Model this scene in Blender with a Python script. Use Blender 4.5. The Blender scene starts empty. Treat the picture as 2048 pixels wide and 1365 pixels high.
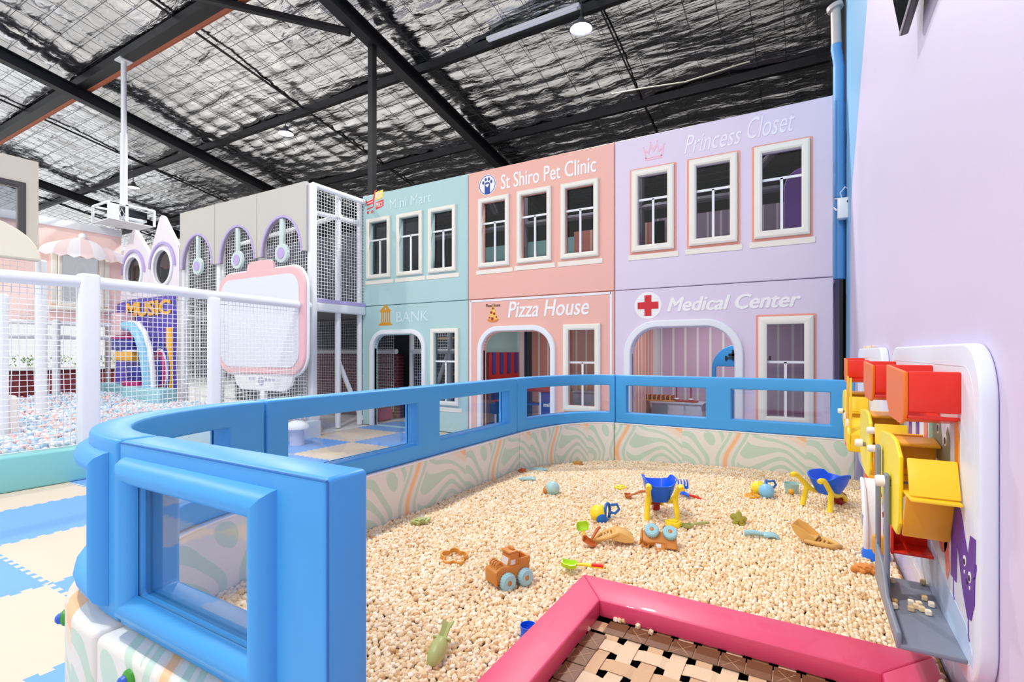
import bpy, bmesh, math, random
import numpy as np
from mathutils import Vector, Matrix
random.seed(7)
rng = np.random.default_rng(11)
SC = bpy.context.scene
COL = SC.collection
pi = math.pi
# ------------------------------------------------------------------ camera, world, lamps, exposure
TH = math.radians(30.2); CT, ST = math.cos(TH), math.sin(TH)
FPX, CX, HV, EYE = 1012.0, 1024.0, 705.0, 1.6
cam = bpy.data.cameras.new('camera'); camo = bpy.data.objects.new('camera', cam); COL.objects.link(camo)
camo.location = (0, 0, EYE); camo.rotation_euler = (pi/2, 0, TH)
cam.sensor_width = 36; cam.lens = FPX/2048*36; cam.shift_y = 22.5/2048
cam.clip_start = 0.05; cam.clip_end = 200
SC.camera = camo
W = bpy.data.worlds.new('daylight'); SC.world = W; W.use_nodes = True
W.node_tree.nodes['Background'].inputs[0].default_value = (0.97, 0.985, 1.0, 1)
W.node_tree.nodes['Background'].inputs[1].default_value = 1.0
SC.view_settings.view_transform = 'Standard'; SC.view_settings.look = 'None'
SC.view_settings.exposure = -0.12; SC.view_settings.gamma = 1.0; SC.view_settings.use_curve_mapping = False
SC.cycles.max_bounces = 10; SC.cycles.transparent_max_bounces = 24; SC.cycles.diffuse_bounces = 5; SC.cycles.glossy_bounces = 4
SC.cycles.use_denoising = True
SC.cycles.sample_clamp_indirect = 8
LAMP_POWER = 560.0
CEIL0, PITCH = 10.85, 0.19                   # ceiling height over the camera and its fall per metre towards the back
def ceil_z(y): return CEIL0 - PITCH*y
LAMPS = [(-3.96, 9.6), (-13.5, 9.7), (-23.1, 9.8), (-4.2, 0.1), (-13.6, 0.1), (-4.2, -9.4)]

# ------------------------------------------------------------------ pixel -> place helpers (2048 x 1365 frame)
def ray(u, v):
    r = (u-CX)/FPX; return (r*CT-ST, r*ST+CT, (HV-v)/FPX)
def pX(u, v, X):
    a = ray(u, v); k = X/a[0]; return Vector((X, a[1]*k, EYE+a[2]*k))
def pY(u, v, Y):
    a = ray(u, v); k = Y/a[1]; return Vector((a[0]*k, Y, EYE+a[2]*k))
def pZ(u, v, Z):
    a = ray(u, v); k = (Z-EYE)/a[2]; return Vector((a[0]*k, a[1]*k, Z))
def pix(p):
    dx, dy, dz = p[0], p[1], p[2]-EYE
    r = CT*dx+ST*dy; f = -ST*dx+CT*dy
    return (CX+FPX*r/f, HV-FPX*dz/f, f)

# ------------------------------------------------------------------ materials
def lin(c): return tuple(((x/255)/12.92 if x/255 <= .04045 else ((x/255+.055)/1.055)**2.4) for x in c)+(1,)
MATS = {}
def M(name, rgb, rough=.5, metal=0., bump=0., bscale=20., var=0., vscale=3., trans=None, coat=0.):
    if name in MATS: return MATS[name]
    m = bpy.data.materials.new(name); m.use_nodes = True; nt = m.node_tree
    b = nt.nodes['Principled BSDF']; c = lin(rgb)
    b.inputs['Base Color'].default_value = c; b.inputs['Roughness'].default_value = rough; b.inputs['Metallic'].default_value = metal
    if coat: b.inputs['Coat Weight'].default_value = coat
    co = nt.nodes.new('ShaderNodeTexCoord')
    if var:
        n = nt.nodes.new('ShaderNodeTexNoise'); n.inputs['Scale'].default_value = vscale; n.inputs['Detail'].default_value = 4
        nt.links.new(co.outputs['Object'], n.inputs['Vector'])
        mx = nt.nodes.new('ShaderNodeMix'); mx.data_type = 'RGBA'
        mx.inputs[6].default_value = tuple(min(1, x*(1+var)) for x in c[:3])+(1,); mx.inputs[7].default_value = tuple(x*(1-var) for x in c[:3])+(1,)
        nt.links.new(n.outputs['Fac'], mx.inputs[0]); nt.links.new(mx.outputs[2], b.inputs['Base Color'])
    if bump:
        n = nt.nodes.new('ShaderNodeTexNoise'); n.inputs['Scale'].default_value = bscale; n.inputs['Detail'].default_value = 3
        nt.links.new(co.outputs['Object'], n.inputs['Vector'])
        bp = nt.nodes.new('ShaderNodeBump'); bp.inputs['Strength'].default_value = bump; bp.inputs['Distance'].default_value = .02
        nt.links.new(n.outputs['Fac'], bp.inputs['Height']); nt.links.new(bp.outputs['Normal'], b.inputs['Normal'])
    MATS[name] = m; return m
def emit(name, rgb, s):
    m = M(name, rgb); b = m.node_tree.nodes['Principled BSDF']
    b.inputs['Emission Color'].default_value = lin(rgb); b.inputs['Emission Strength'].default_value = s; return m
def film(name, tint, gl, rough=.03):
    m = bpy.data.materials.new(name); m.use_nodes = True; nt = m.node_tree; nt.nodes.clear()
    o = nt.nodes.new('ShaderNodeOutputMaterial'); t = nt.nodes.new('ShaderNodeBsdfTransparent'); t.inputs[0].default_value = lin(tint)
    g = nt.nodes.new('ShaderNodeBsdfGlossy'); g.inputs['Roughness'].default_value = rough
    fr = nt.nodes.new('ShaderNodeFresnel'); fr.inputs[0].default_value = gl
    mx = nt.nodes.new('ShaderNodeMixShader'); nt.links.new(fr.outputs[0], mx.inputs[0]); nt.links.new(t.outputs[0], mx.inputs[1]); nt.links.new(g.outputs[0], mx.inputs[2])
    nt.links.new(mx.outputs[0], o.inputs[0]); MATS[name] = m; return m
def ramp_const(nt, stops, interp='CONSTANT'):
    r = nt.nodes.new('ShaderNodeValToRGB'); r.color_ramp.interpolation = interp; e = r.color_ramp.elements
    while len(e) > 1: e.remove(e[-1])
    e[0].position = stops[0][0]; e[0].color = lin(stops[0][1])
    for p, c in stops[1:]:
        k = e.new(p); k.color = lin(c)
    return r
def stripes(name, ca, cb, scale, duty, axis=0, rough=.6, off=0.):
    m = bpy.data.materials.new(name); m.use_nodes = True; nt = m.node_tree; b = nt.nodes['Principled BSDF']; b.inputs['Roughness'].default_value = rough
    co = nt.nodes.new('ShaderNodeTexCoord'); sp = nt.nodes.new('ShaderNodeSeparateXYZ'); nt.links.new(co.outputs['Object'], sp.inputs[0])
    a = nt.nodes.new('ShaderNodeMath'); a.operation = 'MULTIPLY_ADD'; a.inputs[1].default_value = 1/scale; a.inputs[2].default_value = 100+off; nt.links.new(sp.outputs[axis], a.inputs[0])
    f = nt.nodes.new('ShaderNodeMath'); f.operation = 'FRACT'; nt.links.new(a.outputs[0], f.inputs[0])
    r = ramp_const(nt, [(0, ca), (duty, cb)]); nt.links.new(f.outputs[0], r.inputs[0]); nt.links.new(r.outputs[0], b.inputs['Base Color'])
    MATS[name] = m; return m

BLUE = M('blue_vinyl', (66, 162, 228), .42, bump=.10, bscale=9, var=.05)
TEAL = M('teal_vinyl', (135, 205, 205), .4, bump=.06)
WHITEP = M('white_padding', (236, 238, 240), .4, bump=.06, bscale=25)
CREAM = M('cream_vinyl', (216, 208, 192), .45, bump=.06, bscale=14)
IVORY = M('ivory_padding', (240, 236, 222), .42, bump=.05, bscale=14)
BLACKST = M('black_steel', (22, 23, 27), .45)
BROWNST = M('primer_steel', (186, 104, 74), .6, var=.15)
WHITEM = M('white_metal', (232, 234, 238), .35)
GREYP = M('grey_plastic', (128, 136, 152), .4)
LILAC = M('lilac_wall', (214, 203, 230), .5, bump=.03, bscale=60, var=.015)
WBLUE = M('light_blue_wall', (130, 185, 225), .5)
BLACKW = M('black_wall', (10, 10, 12), .8)
REDP = M('red_plastic', (232, 38, 14), .3); ORANGEP = M('orange_plastic', (246, 122, 10), .35)
YELP = M('yellow_plastic', (250, 208, 36), .35); AMBERP = M('amber_and_shaded_yellow', (243, 176, 44), .35)  # amber serves amber parts and the shaded yellow of the mill paddles
WPLAST = M('white_plastic', (240, 242, 246), .3)
LIME = M('lime_plastic', (188, 232, 44), .3); LBLUE = M('pale_blue_plastic', (160, 208, 216), .4); SKYP = M('sky_plastic', (130, 196, 236), .35)
TOYBLUE = M('toy_blue', (0, 98, 236), .3); TOYYEL = M('toy_yellow', (250, 222, 44), .35); MIDBLUE = M('mid_blue_plastic', (24, 104, 190), .35)
TBROWN = M('toy_brown', (206, 132, 54), .45); TAN = M('tan_plastic', (226, 178, 98), .42); RUST = M('rust_plastic', (196, 104, 48), .42); OLIVE = M('olive_plastic', (176, 182, 112), .42); DOLIVE = M('dark_olive_plastic', (164, 156, 56), .42); DRED = M('dark_red_plastic', (160, 22, 24), .35)
TOYW = M('toy_window', (225, 222, 215), .3); BLACKP = M('black_print', (20, 18, 22), .5)
FILM = film('clear_film', (240, 244, 250), 1.85, .03); GLASS = film('window_film', (190, 192, 198), 1.45, .03)

# ------------------------------------------------------------------ geometry
class G:
    def __init__(s): s.v = []; s.f = []; s.m = []
    def add(s, vs, fs, mi=0):
        o = len(s.v); s.v += [tuple(p) for p in vs]; s.f += [tuple(i+o for i in f) for f in fs]; s.m += [mi]*len(fs); return s
    def merge(s, g, mat=None, mi=None):
        vs = g.v if mat is None else [tuple(mat @ Vector(p)) for p in g.v]
        o = len(s.v); s.v += vs; s.f += [tuple(i+o for i in f) for f in g.f]; s.m += (g.m if mi is None else [mi]*len(g.f)); return s
    def xf(s, mat): s.v = [tuple(mat @ Vector(p)) for p in s.v]; return s
    def fn(s, f): s.v = [tuple(f(p)) for p in s.v]; return s
    def box(s, a, b, mi=0):
        x0, y0, z0 = a; x1, y1, z1 = b
        x0, x1 = min(x0, x1), max(x0, x1); y0, y1 = min(y0, y1), max(y0, y1); z0, z1 = min(z0, z1), max(z0, z1)
        return s.add([(x0,y0,z0),(x1,y0,z0),(x1,y1,z0),(x0,y1,z0),(x0,y0,z1),(x1,y0,z1),(x1,y1,z1),(x0,y1,z1)],
                     [(0,3,2,1),(4,5,6,7),(0,1,5,4),(1,2,6,5),(2,3,7,6),(3,0,4,7)], mi)
    def tube(s, path, r, n=8, caps=True, closed=False, mi=0, flat=1.0):
        P = [Vector(p) for p in path]; k = len(P); rr = r if isinstance(r, (list, tuple)) else [r]*k
        base = len(s.v); up = None; vs = []
        for i in range(k):
            if closed: t = P[(i+1) % k]-P[i-1]
            else: t = P[min(i+1, k-1)]-P[max(i-1, 0)]
            t.normalize()
            if up is None:
                up = Vector((0, 0, 1)) if abs(t.z) < .9 else Vector((0, 1, 0))
            a = up - t*up.dot(t)
            if a.length < 1e-5: a = t.orthogonal()
            a.normalize(); b = t.cross(a); up = a
            for j in range(n):
                w = 2*pi*(j+.5)/n; vs.append(P[i]+a*(math.cos(w)*rr[i]*flat)+b*(math.sin(w)*rr[i]))
        fs = []
        for i in range(k if closed else k-1):
            for j in range(n):
                i2 = (i+1) % k; fs.append((i*n+j, i*n+(j+1) % n, i2*n+(j+1) % n, i2*n+j))
        if caps and not closed: fs += [tuple(range(n-1, -1, -1)), tuple(range((k-1)*n, k*n))]
        return s.add(vs, fs, mi)
    def lathe(s, prof, n=20, mat=None, mi=0, arc=None):
        vs = []; fs = []; k = len(prof)
        for j in range(n):
            w = 2*pi*j/n
            for r, z in prof: vs.append(Vector((r*math.cos(w), r*math.sin(w), z)))
        for j in range(n):
            for i in range(k-1):
                a, b = j*k+i, ((j+1) % n)*k+i; fs.append((a, b, b+1, a+1))
        if prof[0][0] > 1e-6: fs.append(tuple(j*k for j in range(n-1, -1, -1)))
        if prof[-1][0] > 1e-6: fs.append(tuple(j*k+k-1 for j in range(n)))
        if mat is not None: vs = [mat @ p for p in vs]
        return s.add(vs, fs, mi)
    def cyl(s, a, b, r, n=12, r2=None, mi=0): return s.tube([a, b], [r, r if r2 is None else r2], n, mi=mi)
    def ball(s, c, r, n=14, k=8, mi=0):
        rx, ry, rz = (r, r, r) if not isinstance(r, (tuple, list)) else r
        prof = [(math.sin(pi*i/k), -math.cos(pi*i/k)) for i in range(k+1)]; prof[0] = (0, -1); prof[-1] = (0, 1)
        return s.lathe(prof, n, Matrix.Translation(Vector(c)) @ Matrix.Diagonal((rx, ry, rz, 1)), mi)
    def prism(s, poly, z0, z1, mat=None, mi=0):
        n = len(poly); a = sum(poly[i][0]*poly[(i+1) % n][1]-poly[(i+1) % n][0]*poly[i][1] for i in range(n))
        if a < 0: poly = poly[::-1]
        vs = [Vector((x, y, z0)) for x, y in poly]+[Vector((x, y, z1)) for x, y in poly]
        if mat is not None: vs = [mat @ p for p in vs]
        return s.add(vs, [tuple(range(n-1, -1, -1)), tuple(range(n, 2*n))]+[(i, (i+1) % n, n+(i+1) % n, n+i) for i in range(n)], mi)
    def bevel(s, w, seg=2, ang=40):
        bm = s.bm(); bmesh.ops.remove_doubles(bm, verts=bm.verts, dist=1e-5)
        es = [e for e in bm.edges if len(e.link_faces) == 2 and e.calc_face_angle(0) > math.radians(ang)]
        bmesh.ops.bevel(bm, geom=es, offset=w, segments=seg, profile=.5, affect='EDGES', clamp_overlap=True)
        bm.verts.index_update(); s.v = [tuple(v.co) for v in bm.verts]; s.f = [tuple(v.index for v in f.verts) for f in bm.faces]; s.m = [f.material_index for f in bm.faces]; bm.free(); return s
    def bm(s):
        bm = bmesh.new(); vs = [bm.verts.new(p) for p in s.v]
        for f, mi in zip(s.f, s.m):
            try: fc = bm.faces.new([vs[i] for i in f]); fc.material_index = mi
            except ValueError: pass
        bm.verts.index_update(); return bm
    def mesh(s, name, mats, smooth=35):
        me = bpy.data.meshes.new(name); me.from_pydata(s.v, [], s.f)
        for m in (mats if isinstance(mats, (list, tuple)) else [mats]): me.materials.append(m)
        if any(s.m): me.polygons.foreach_set('material_index', s.m)
        me.update()
        if smooth:
            me.polygons.foreach_set('use_smooth', [True]*len(me.polygons)); me.set_sharp_from_angle(angle=math.radians(smooth))
        return me
def rbox(a, b, w=.01, seg=2): return G().box(a, b).bevel(w, seg)
XZ = Matrix(((1,0,0,0),(0,0,-1,0),(0,1,0,0),(0,0,0,1)))          # local xy plane stood up, facing -Y
YZ = Matrix(((0,0,1,0),(1,0,0,0),(0,1,0,0),(0,0,0,1)))           # local x -> Y, y -> Z, z -> X
def plate(outlines, t, bev=0., seg=2):
    """flat board with holes, in the local xy plane, centred on z = 0"""
    cu = bpy.data.curves.new('outline', 'CURVE'); cu.dimensions = '2D'; cu.fill_mode = 'BOTH'; cu.extrude = t/2-bev; cu.bevel_depth = bev; cu.bevel_resolution = seg; cu.offset = -bev
    for o in outlines:
        sp = cu.splines.new('POLY'); sp.points.add(len(o)-1); sp.use_cyclic_u = True
        for p, q in zip(sp.points, o): p.co = (q[0], q[1], 0, 1)
    ob = bpy.data.objects.new('outline', cu); me = bpy.data.meshes.new_from_object(ob)
    g = G().add([v.co[:] for v in me.vertices], [tuple(p.vertices) for p in me.polygons])
    bpy.data.objects.remove(ob); bpy.data.curves.remove(cu); bpy.data.meshes.remove(me); return g
def rrect(x0, z0, x1, z1, r, n=5, rs=None):
    rs = rs or (r, r, r, r); out = []
    for (cx, cz, a), q in zip(((x0, z0, pi), (x1, z0, 1.5*pi), (x1, z1, 0), (x0, z1, .5*pi)), rs):
        sx = 1 if cx == x0 else -1; sz = 1 if cz == z0 else -1
        if q <= 0: out.append((cx, cz)); continue
        for i in range(n+1):
            w = a+pi/2*i/n; out.append((cx+sx*q+q*math.cos(w), cz+sz*q+q*math.sin(w)))
    return out
def circle(x, y, r, n=24, ry=None): return [(x+r*math.cos(2*pi*i/n), y+(ry or r)*math.sin(2*pi*i/n)) for i in range(n)]

# ------------------------------------------------------------------ objects
def tag(o, label=None, cat=None, group=None, kind=None):
    for k, v in (('label', label), ('category', cat), ('group', group), ('kind', kind)):
        if v: o[k] = v
    return o
def thing(name, label, cat, loc=(0, 0, 0), rz=0., group=None, mat=None):
    o = bpy.data.objects.new(name, None); COL.objects.link(o); o.empty_display_size = .1
    if mat is not None: o.matrix_world = mat
    else: o.location = loc; o.rotation_euler = (0, 0, rz)
    return tag(o, label, cat, group)
def obj(name, g, mats, parent=None, world=False, smooth=35, label=None):
    me = g if isinstance(g, bpy.types.Mesh) else g.mesh(name, mats, smooth)
    o = bpy.data.objects.new(name, me); COL.objects.link(o)
    if parent is not None:
        o.parent = parent
        if world:                                # vertices given in world coordinates
            q = parent; t = Vector((0, 0, 0))
            while q is not None: t -= q.location; q = q.parent
            o.location = t
    if label: o['label'] = label
    return o
def solo(name, g, mats, label, cat, group=None, smooth=35, kind=None):
    """a thing that is one mesh: vertices in world coordinates, origin moved to its base"""
    c = Vector((sum(p[0] for p in g.v)/len(g.v), sum(p[1] for p in g.v)/len(g.v), min(p[2] for p in g.v)))
    g.v = [tuple(Vector(p)-c) for p in g.v]; o = obj(name, g, mats, smooth=smooth); o.location = c
    return tag(o, label, cat, group, kind)
def struct(name, g, mats, parent=None, smooth=35):
    o = obj(name, g, mats, parent, smooth=smooth)
    if parent is None: o['kind'] = 'structure'
    return o
def kids(o): return list(o.children)
def copy_tree(o, loc, parent=None, label=None, rz=None, top=True):
    c = o.copy(); COL.objects.link(c)
    if top:
        c.location = loc
        if rz is not None: c.rotation_euler = (0, 0, rz)
        if label: c['label'] = label
    else: c.parent = parent
    for ch in kids(o): copy_tree(ch, None, c, top=False)
    return c
TXT = {}
def text(body, shear=0., bold=0., font_ratio=None):
    cu = bpy.data.curves.new('lettering', 'FONT'); cu.body = body; cu.shear = shear; cu.offset = bold; cu.extrude = 0.01; cu.size = 1; cu.resolution_u = 3
    ob = bpy.data.objects.new('lettering', cu); me = bpy.data.meshes.new_from_object(ob)
    g = G().add([v.co[:] for v in me.vertices], [tuple(p.vertices) for p in me.polygons])
    bpy.data.objects.remove(ob); bpy.data.curves.remove(cu); bpy.data.meshes.remove(me)
    xs = [p[0] for p in g.v]; ys = [p[1] for p in g.v]; zs = [p[2] for p in g.v]
    x0, x1, y0, y1 = min(xs), max(xs), min(ys), max(ys)
    g.v = [((p[0]-x0)/(x1-x0), (p[1]-y0)/(y1-y0), (p[2])/max(1e-6, max(zs))) for p in g.v]; return g
def text_xz(body, x0, z0, x1, z1, y, shear=0., bold=0., t=.004):
    g = text(body, shear, bold); g.v = [(x0+p[0]*(x1-x0), y-t-p[2]*t, z0+p[1]*(z1-z0)) for p in g.v]; return g
def slab(fm, sb, zb, filled, n0, n1, ds=1e9, bev=.012, seg=2):
    """padded board following a path: fm(s, n) -> (x, y); breaks along the path and up, cells filled or open"""
    S = []; own = []
    for i in range(len(sb)-1):
        k = max(1, math.ceil((sb[i+1]-sb[i])/ds))
        for j in range(k): S.append(sb[i]+(sb[i+1]-sb[i])*j/k); own.append(i)
    S.append(sb[-1]); g = G(); idx = {}
    def V(i, j, k):
        if (i, j, k) not in idx:
            x, y = fm(S[i], (n0, n1)[k]); idx[i, j, k] = len(g.v); g.v.append((x, y, zb[j]))
        return idx[i, j, k]
    def on(i, j): return 0 <= i < len(own) and 0 <= j < len(zb)-1 and filled(own[i], j)
    for i in range(len(own)):
        for j in range(len(zb)-1):
            if not on(i, j): continue
            F = [(V(i,j,0), V(i+1,j,0), V(i+1,j+1,0), V(i,j+1,0)), (V(i,j,1), V(i,j+1,1), V(i+1,j+1,1), V(i+1,j,1))]
            if not on(i-1, j): F.append((V(i,j,0), V(i,j+1,0), V(i,j+1,1), V(i,j,1)))
            if not on(i+1, j): F.append((V(i+1,j,0), V(i+1,j,1), V(i+1,j+1,1), V(i+1,j+1,0)))
            if not on(i, j-1): F.append((V(i,j,0), V(i,j,1), V(i+1,j,1), V(i+1,j,0)))
            if not on(i, j+1): F.append((V(i,j+1,0), V(i+1,j+1,0), V(i+1,j+1,1), V(i,j+1,1)))
            g.f += F; g.m += [0]*len(F)
    bm = g.bm(); bmesh.ops.recalc_face_normals(bm, faces=bm.faces)
    g.v = [tuple(v.co) for v in bm.verts]; g.f = [tuple(v.index for v in f.verts) for f in bm.faces]; g.m = [0]*len(g.f); bm.free()
    return g.bevel(bev, seg, 50) if bev else g
def frame_sides(fm3, x0, z0, x1, z1, prof, ds=1e9):
    """mitred padded frame: four meshes (bottom, right, top, left); prof = [(outset, height)]; fm3(s, z, n) -> point"""
    out = []
    k = max(1, math.ceil((x1-x0)/ds))
    for side in range(4):
        g = G(); P = []
        steps = k if side in (0, 2) else 1
        for i in range(steps+1):
            t = i/steps
            for a, h in prof:
                c = [(x0-a, z0-a), (x1+a, z0-a), (x1+a, z1+a), (x0-a, z1+a)]
                p, q = c[side], c[(side+1) % 4]; P.append(fm3(p[0]+(q[0]-p[0])*t, p[1]+(q[1]-p[1])*t, h))
        n = len(prof); fs = [(i*n+j, i*n+j+1, (i+1)*n+j+1, (i+1)*n+j) for i in range(steps) for j in range(n-1)]
        fs += [tuple(range(n)), tuple(range(steps*n+n-1, steps*n-1, -1))]
        g.add(P, fs); bm = g.bm(); bmesh.ops.recalc_face_normals(bm, faces=bm.faces)
        g.v = [tuple(v.co) for v in bm.verts]; g.f = [tuple(v.index for v in f.verts) for f in bm.faces]; g.m = [0]*len(g.f); bm.free(); out.append(g)
    return out
# ================================================================== SETTING
# ---- floor and its foam mats
floor = struct('floor', G().box((-42, -12, -.2), (3, 18.2, -.013)), M('screed', (232, 230, 226), .6, var=.06))
TL = 1.235
def knob(n=11):
    pts = [(0, 0)]; p = TL/n; a = .017
    for i in range(n):
        x = i*p; pts += [(x+.10*p, 0), (x+.18*p, -a), (x+.42*p, -a), (x+.40*p, 0), (x+.60*p, 0), (x+.58*p, a), (x+.82*p, a), (x+.90*p, 0)] if False else [(x+.27*p, -a), (x+.23*p, a), (x+.77*p, a), (x+.73*p, -a)]
    pts.append((TL, 0)); return pts
kn = knob(); poly = [(x, w) for x, w in kn]+[(TL+w, y) for y, w in kn[1:]]
poly += [(x, TL+w) for x, w in kn[::-1][1:]]+[(w, y) for y, w in kn[::-1][1:-1]]
MBEIGE = M('beige_foam', (218, 202, 182), .7, bump=.12, bscale=220, var=.02); MSKY = M('blue_foam', (114, 168, 232), .65, bump=.12, bscale=220, var=.03)
tile_g = G().prism(poly, -.013, 0); tile_me = [tile_g.mesh('floor_mat', m, 0) for m in (MBEIGE, MSKY)]
for i in range(-5, 5):
    for j in range(-5, 8):
        x0, y0 = -3.29-TL*i, 1.41+TL*j
        if x0 > -2.75 and x0+TL < .9 and y0 > .3 and y0+TL < 5.6: continue
        if x0 > -2.7 and y0 < 1.3: continue
        if x0+TL > .6 or x0 < -8.5: continue
        o = obj('floor_mat', tile_me[(i+j) % 2 if True else 0], None, floor); o.location = (x0, y0, 0)
# ---- ceiling: quilted foil held by a wire grid, purlins and rafters
def foil_nodes():
    m = bpy.data.materials.new('foil'); m.use_nodes = True; nt = m.node_tree; b = nt.nodes['Principled BSDF']
    b.inputs['Metallic'].default_value = 1; b.inputs['Base Color'].default_value = (.9, .9, .92, 1); b.inputs['Roughness'].default_value = .13
    co = nt.nodes.new('ShaderNodeTexCoord'); last = None
    for sc, st, d in ((.8, .45, 3), (3.2, .5, 4), (12, .22, 3)):
        mp = nt.nodes.new('ShaderNodeMapping'); mp.inputs['Scale'].default_value = (sc*.5, sc*1.6, sc); nt.links.new(co.outputs['Object'], mp.inputs[0])
        n = nt.nodes.new('ShaderNodeTexNoise'); n.inputs['Scale'].default_value = 1; n.inputs['Detail'].default_value = d; n.inputs['Distortion'].default_value = .6
        nt.links.new(mp.outputs[0], n.inputs['Vector'])
        bp = nt.nodes.new('ShaderNodeBump'); bp.inputs['Strength'].default_value = st; bp.inputs['Distance'].default_value = .5/sc*.35
        nt.links.new(n.outputs['Fac'], bp.inputs['Height'])
        if last: nt.links.new(last.outputs['Normal'], bp.inputs['Normal'])
        last = bp
    nt.links.new(last.outputs['Normal'], b.inputs['Normal']); return m
FOIL = foil_nodes()
PURL = [6.61+3.31*k for k in range(-3, 4)]
xs = np.concatenate([np.arange(-36, -22, .21), np.arange(-22, .75, .105)]); ys = np.arange(-4, 18.3, .105)
X, Y = np.meshgrid(xs, ys, indexing='ij')
amp = np.clip(.03+.045*np.sin(X*.43+2*np.sin(Y*.37+.12*X))*np.sin(Y*.61+1+.9*np.sin(X*.21)), .004, .07)
pil = np.sqrt(np.abs(np.sin(X*pi/.84+.35*np.sin(Y*2.3))*np.sin(Y*pi/.42+.3*np.sin(X*1.9))))
Z = CEIL0-PITCH*Y-amp*pil+.035*np.sin(X*1.3+2*np.sin(Y*.8))+.02*rng.standard_normal(X.shape).cumsum(0)*.02
v = np.stack([X, Y, Z], -1).reshape(-1, 3); nx, ny = X.shape
I = np.arange(nx*ny).reshape(nx, ny); f = np.stack([I[:-1, :-1], I[:-1, 1:], I[1:, 1:], I[1:, :-1]], -1).reshape(-1, 4)
me = bpy.data.meshes.new('ceiling'); me.from_pydata(v.tolist(), [], f.tolist()); me.materials.append(FOIL); me.polygons.foreach_set('use_smooth', [True]*len(f))
ceiling = bpy.data.objects.new('ceiling', me); COL.objects.link(ceiling); ceiling['kind'] = 'structure'
g = G()
for y in np.arange(-3, 18.2, .42): g.box((-35.8, y-.005, ceil_z(y)-.077), (.46, y+.005, ceil_z(y)-.067))
for x in np.arange(-34, .5, .60):
    P = [(x, y, ceil_z(y)-.07) for y in (-3, 18.2)]; g.tube(P, .006, 4)
wm = obj('wire_mesh', g, M('wire', (96, 96, 102), .35, metal=.8), ceiling, smooth=0); wm['kind'] = 'stuff'
for x in (-3.75, -13.0, -22.3, -31.5):
    obj('foil_seam', G().add([(x-.02, -4, ceil_z(-4)-.09), (x+.02, -4, ceil_z(-4)-.09), (x+.02, 18, ceil_z(18)-.09), (x-.02, 18, ceil_z(18)-.09)], [(0, 1, 2, 3)]).add([(x, -4, ceil_z(-4)-.09), (x, 18, ceil_z(18)-.09), (x, 18, ceil_z(18)-.03), (x, -4, ceil_z(-4)-.03)], [(0, 1, 2, 3)]), BLACKST, ceiling)
for k, y in enumerate(PURL):                     # C purlins carrying the foil
    z = ceil_z(y); g = G()
    for (a, b) in (((-.005, -.26), (.005, -.04)), ((-.005, -.26), (.11, -.25)), ((-.005, -.05), (.085, -.04)), ((.077, -.26), (.085, -.23))):
        g.box((-36, y+a[0], z+a[1]), (.45, y+b[0], z+b[1]))
    g.box((-36, y-.03, z-.27), (.45, y-.005, z-.255))
    struct('beam', g, BROWNST if k == 3 else BLACKST)
    if k == 3: struct('beam', G().box((-36, y-.30, z-.262), (.45, y-.03, z-.045)), BLACKST)  # black box standing in for the foil's shadow beside the brown purlin
def rafter(x, y0=-10, y1=18.1):
    A = math.atan(PITCH); L = (y1-y0)/math.cos(A); g = G()
    for w, z0, z1 in ((.13, -.62, -.598), (.007, -.6, -.29), (.13, -.295, -.272)):
        for (ya, yb) in ((y0, y1),):
            g.add([(x+sx*w, y, ceil_z(y)+z) for y in (ya, yb) for sx, z in ((-1, z0), (1, z0), (1, z1), (-1, z1))], [(0,3,2,1), (4,5,6,7), (0,1,5,4), (1,2,6,5), (2,3,7,6), (3,0,4,7)])
    struct('beam', g, BLACKST)
for x in (-8.62, -18.45, -28.3): rafter(x)
a = pX(700, 60, -8.75); a.z -= .05
b0 = ray(396, -6); k = 9.0/(b0[2]+PITCH*b0[1]); b = Vector((b0[0]*k, b0[1]*k, EYE+b0[2]*k))
struct('beam', G().tube([a, b, b+(b-a)*.6], .09, 4), BLACKST)
struct('column', G().box((-8.70, 8.37, 0), (-8.56, 8.51, ceil_z(8.4)-.6)), BLACKST)
# ---- walls
g = G(); g.add([(.47, y, z) for y, z in ((-12, -.2), (7.75, -.2), (7.44, 3.44), (5.5, 4.74), (-3.5, 10.77), (-12, 13.2))], [(0, 1, 2, 3, 4, 5)])
g.add([(.47, y, z) for y, z in ((7.75, -.2), (8.35, -.2), (8.35, 9.3), (-3.5, 11.55), (-3.5, 10.77), (5.5, 4.74), (7.44, 3.44))], [(0, 1, 2, 3, 4, 5, 6)], 1)
g.add([(.47, -12, -.2), (.47, -12, 13.2), (1.2, -12, 13.2), (1.2, -12, -.2)], [(0, 1, 2, 3)])
g.add([(.47, 8.35, -.2), (1.2, 8.35, -.2), (1.2, 8.35, 9.3), (.47, 8.35, 9.3)], [(0, 1, 2, 3)], 1)
struct('wall_right', g, [LILAC, WBLUE], smooth=0)
struct('wall_back', G().box((-42, 18.1, -.2), (2, 18.3, 8.5)).box((.55, 8.4, -.2), (.7, 18.2, 9.4)), BLACKW, smooth=0)
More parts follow.
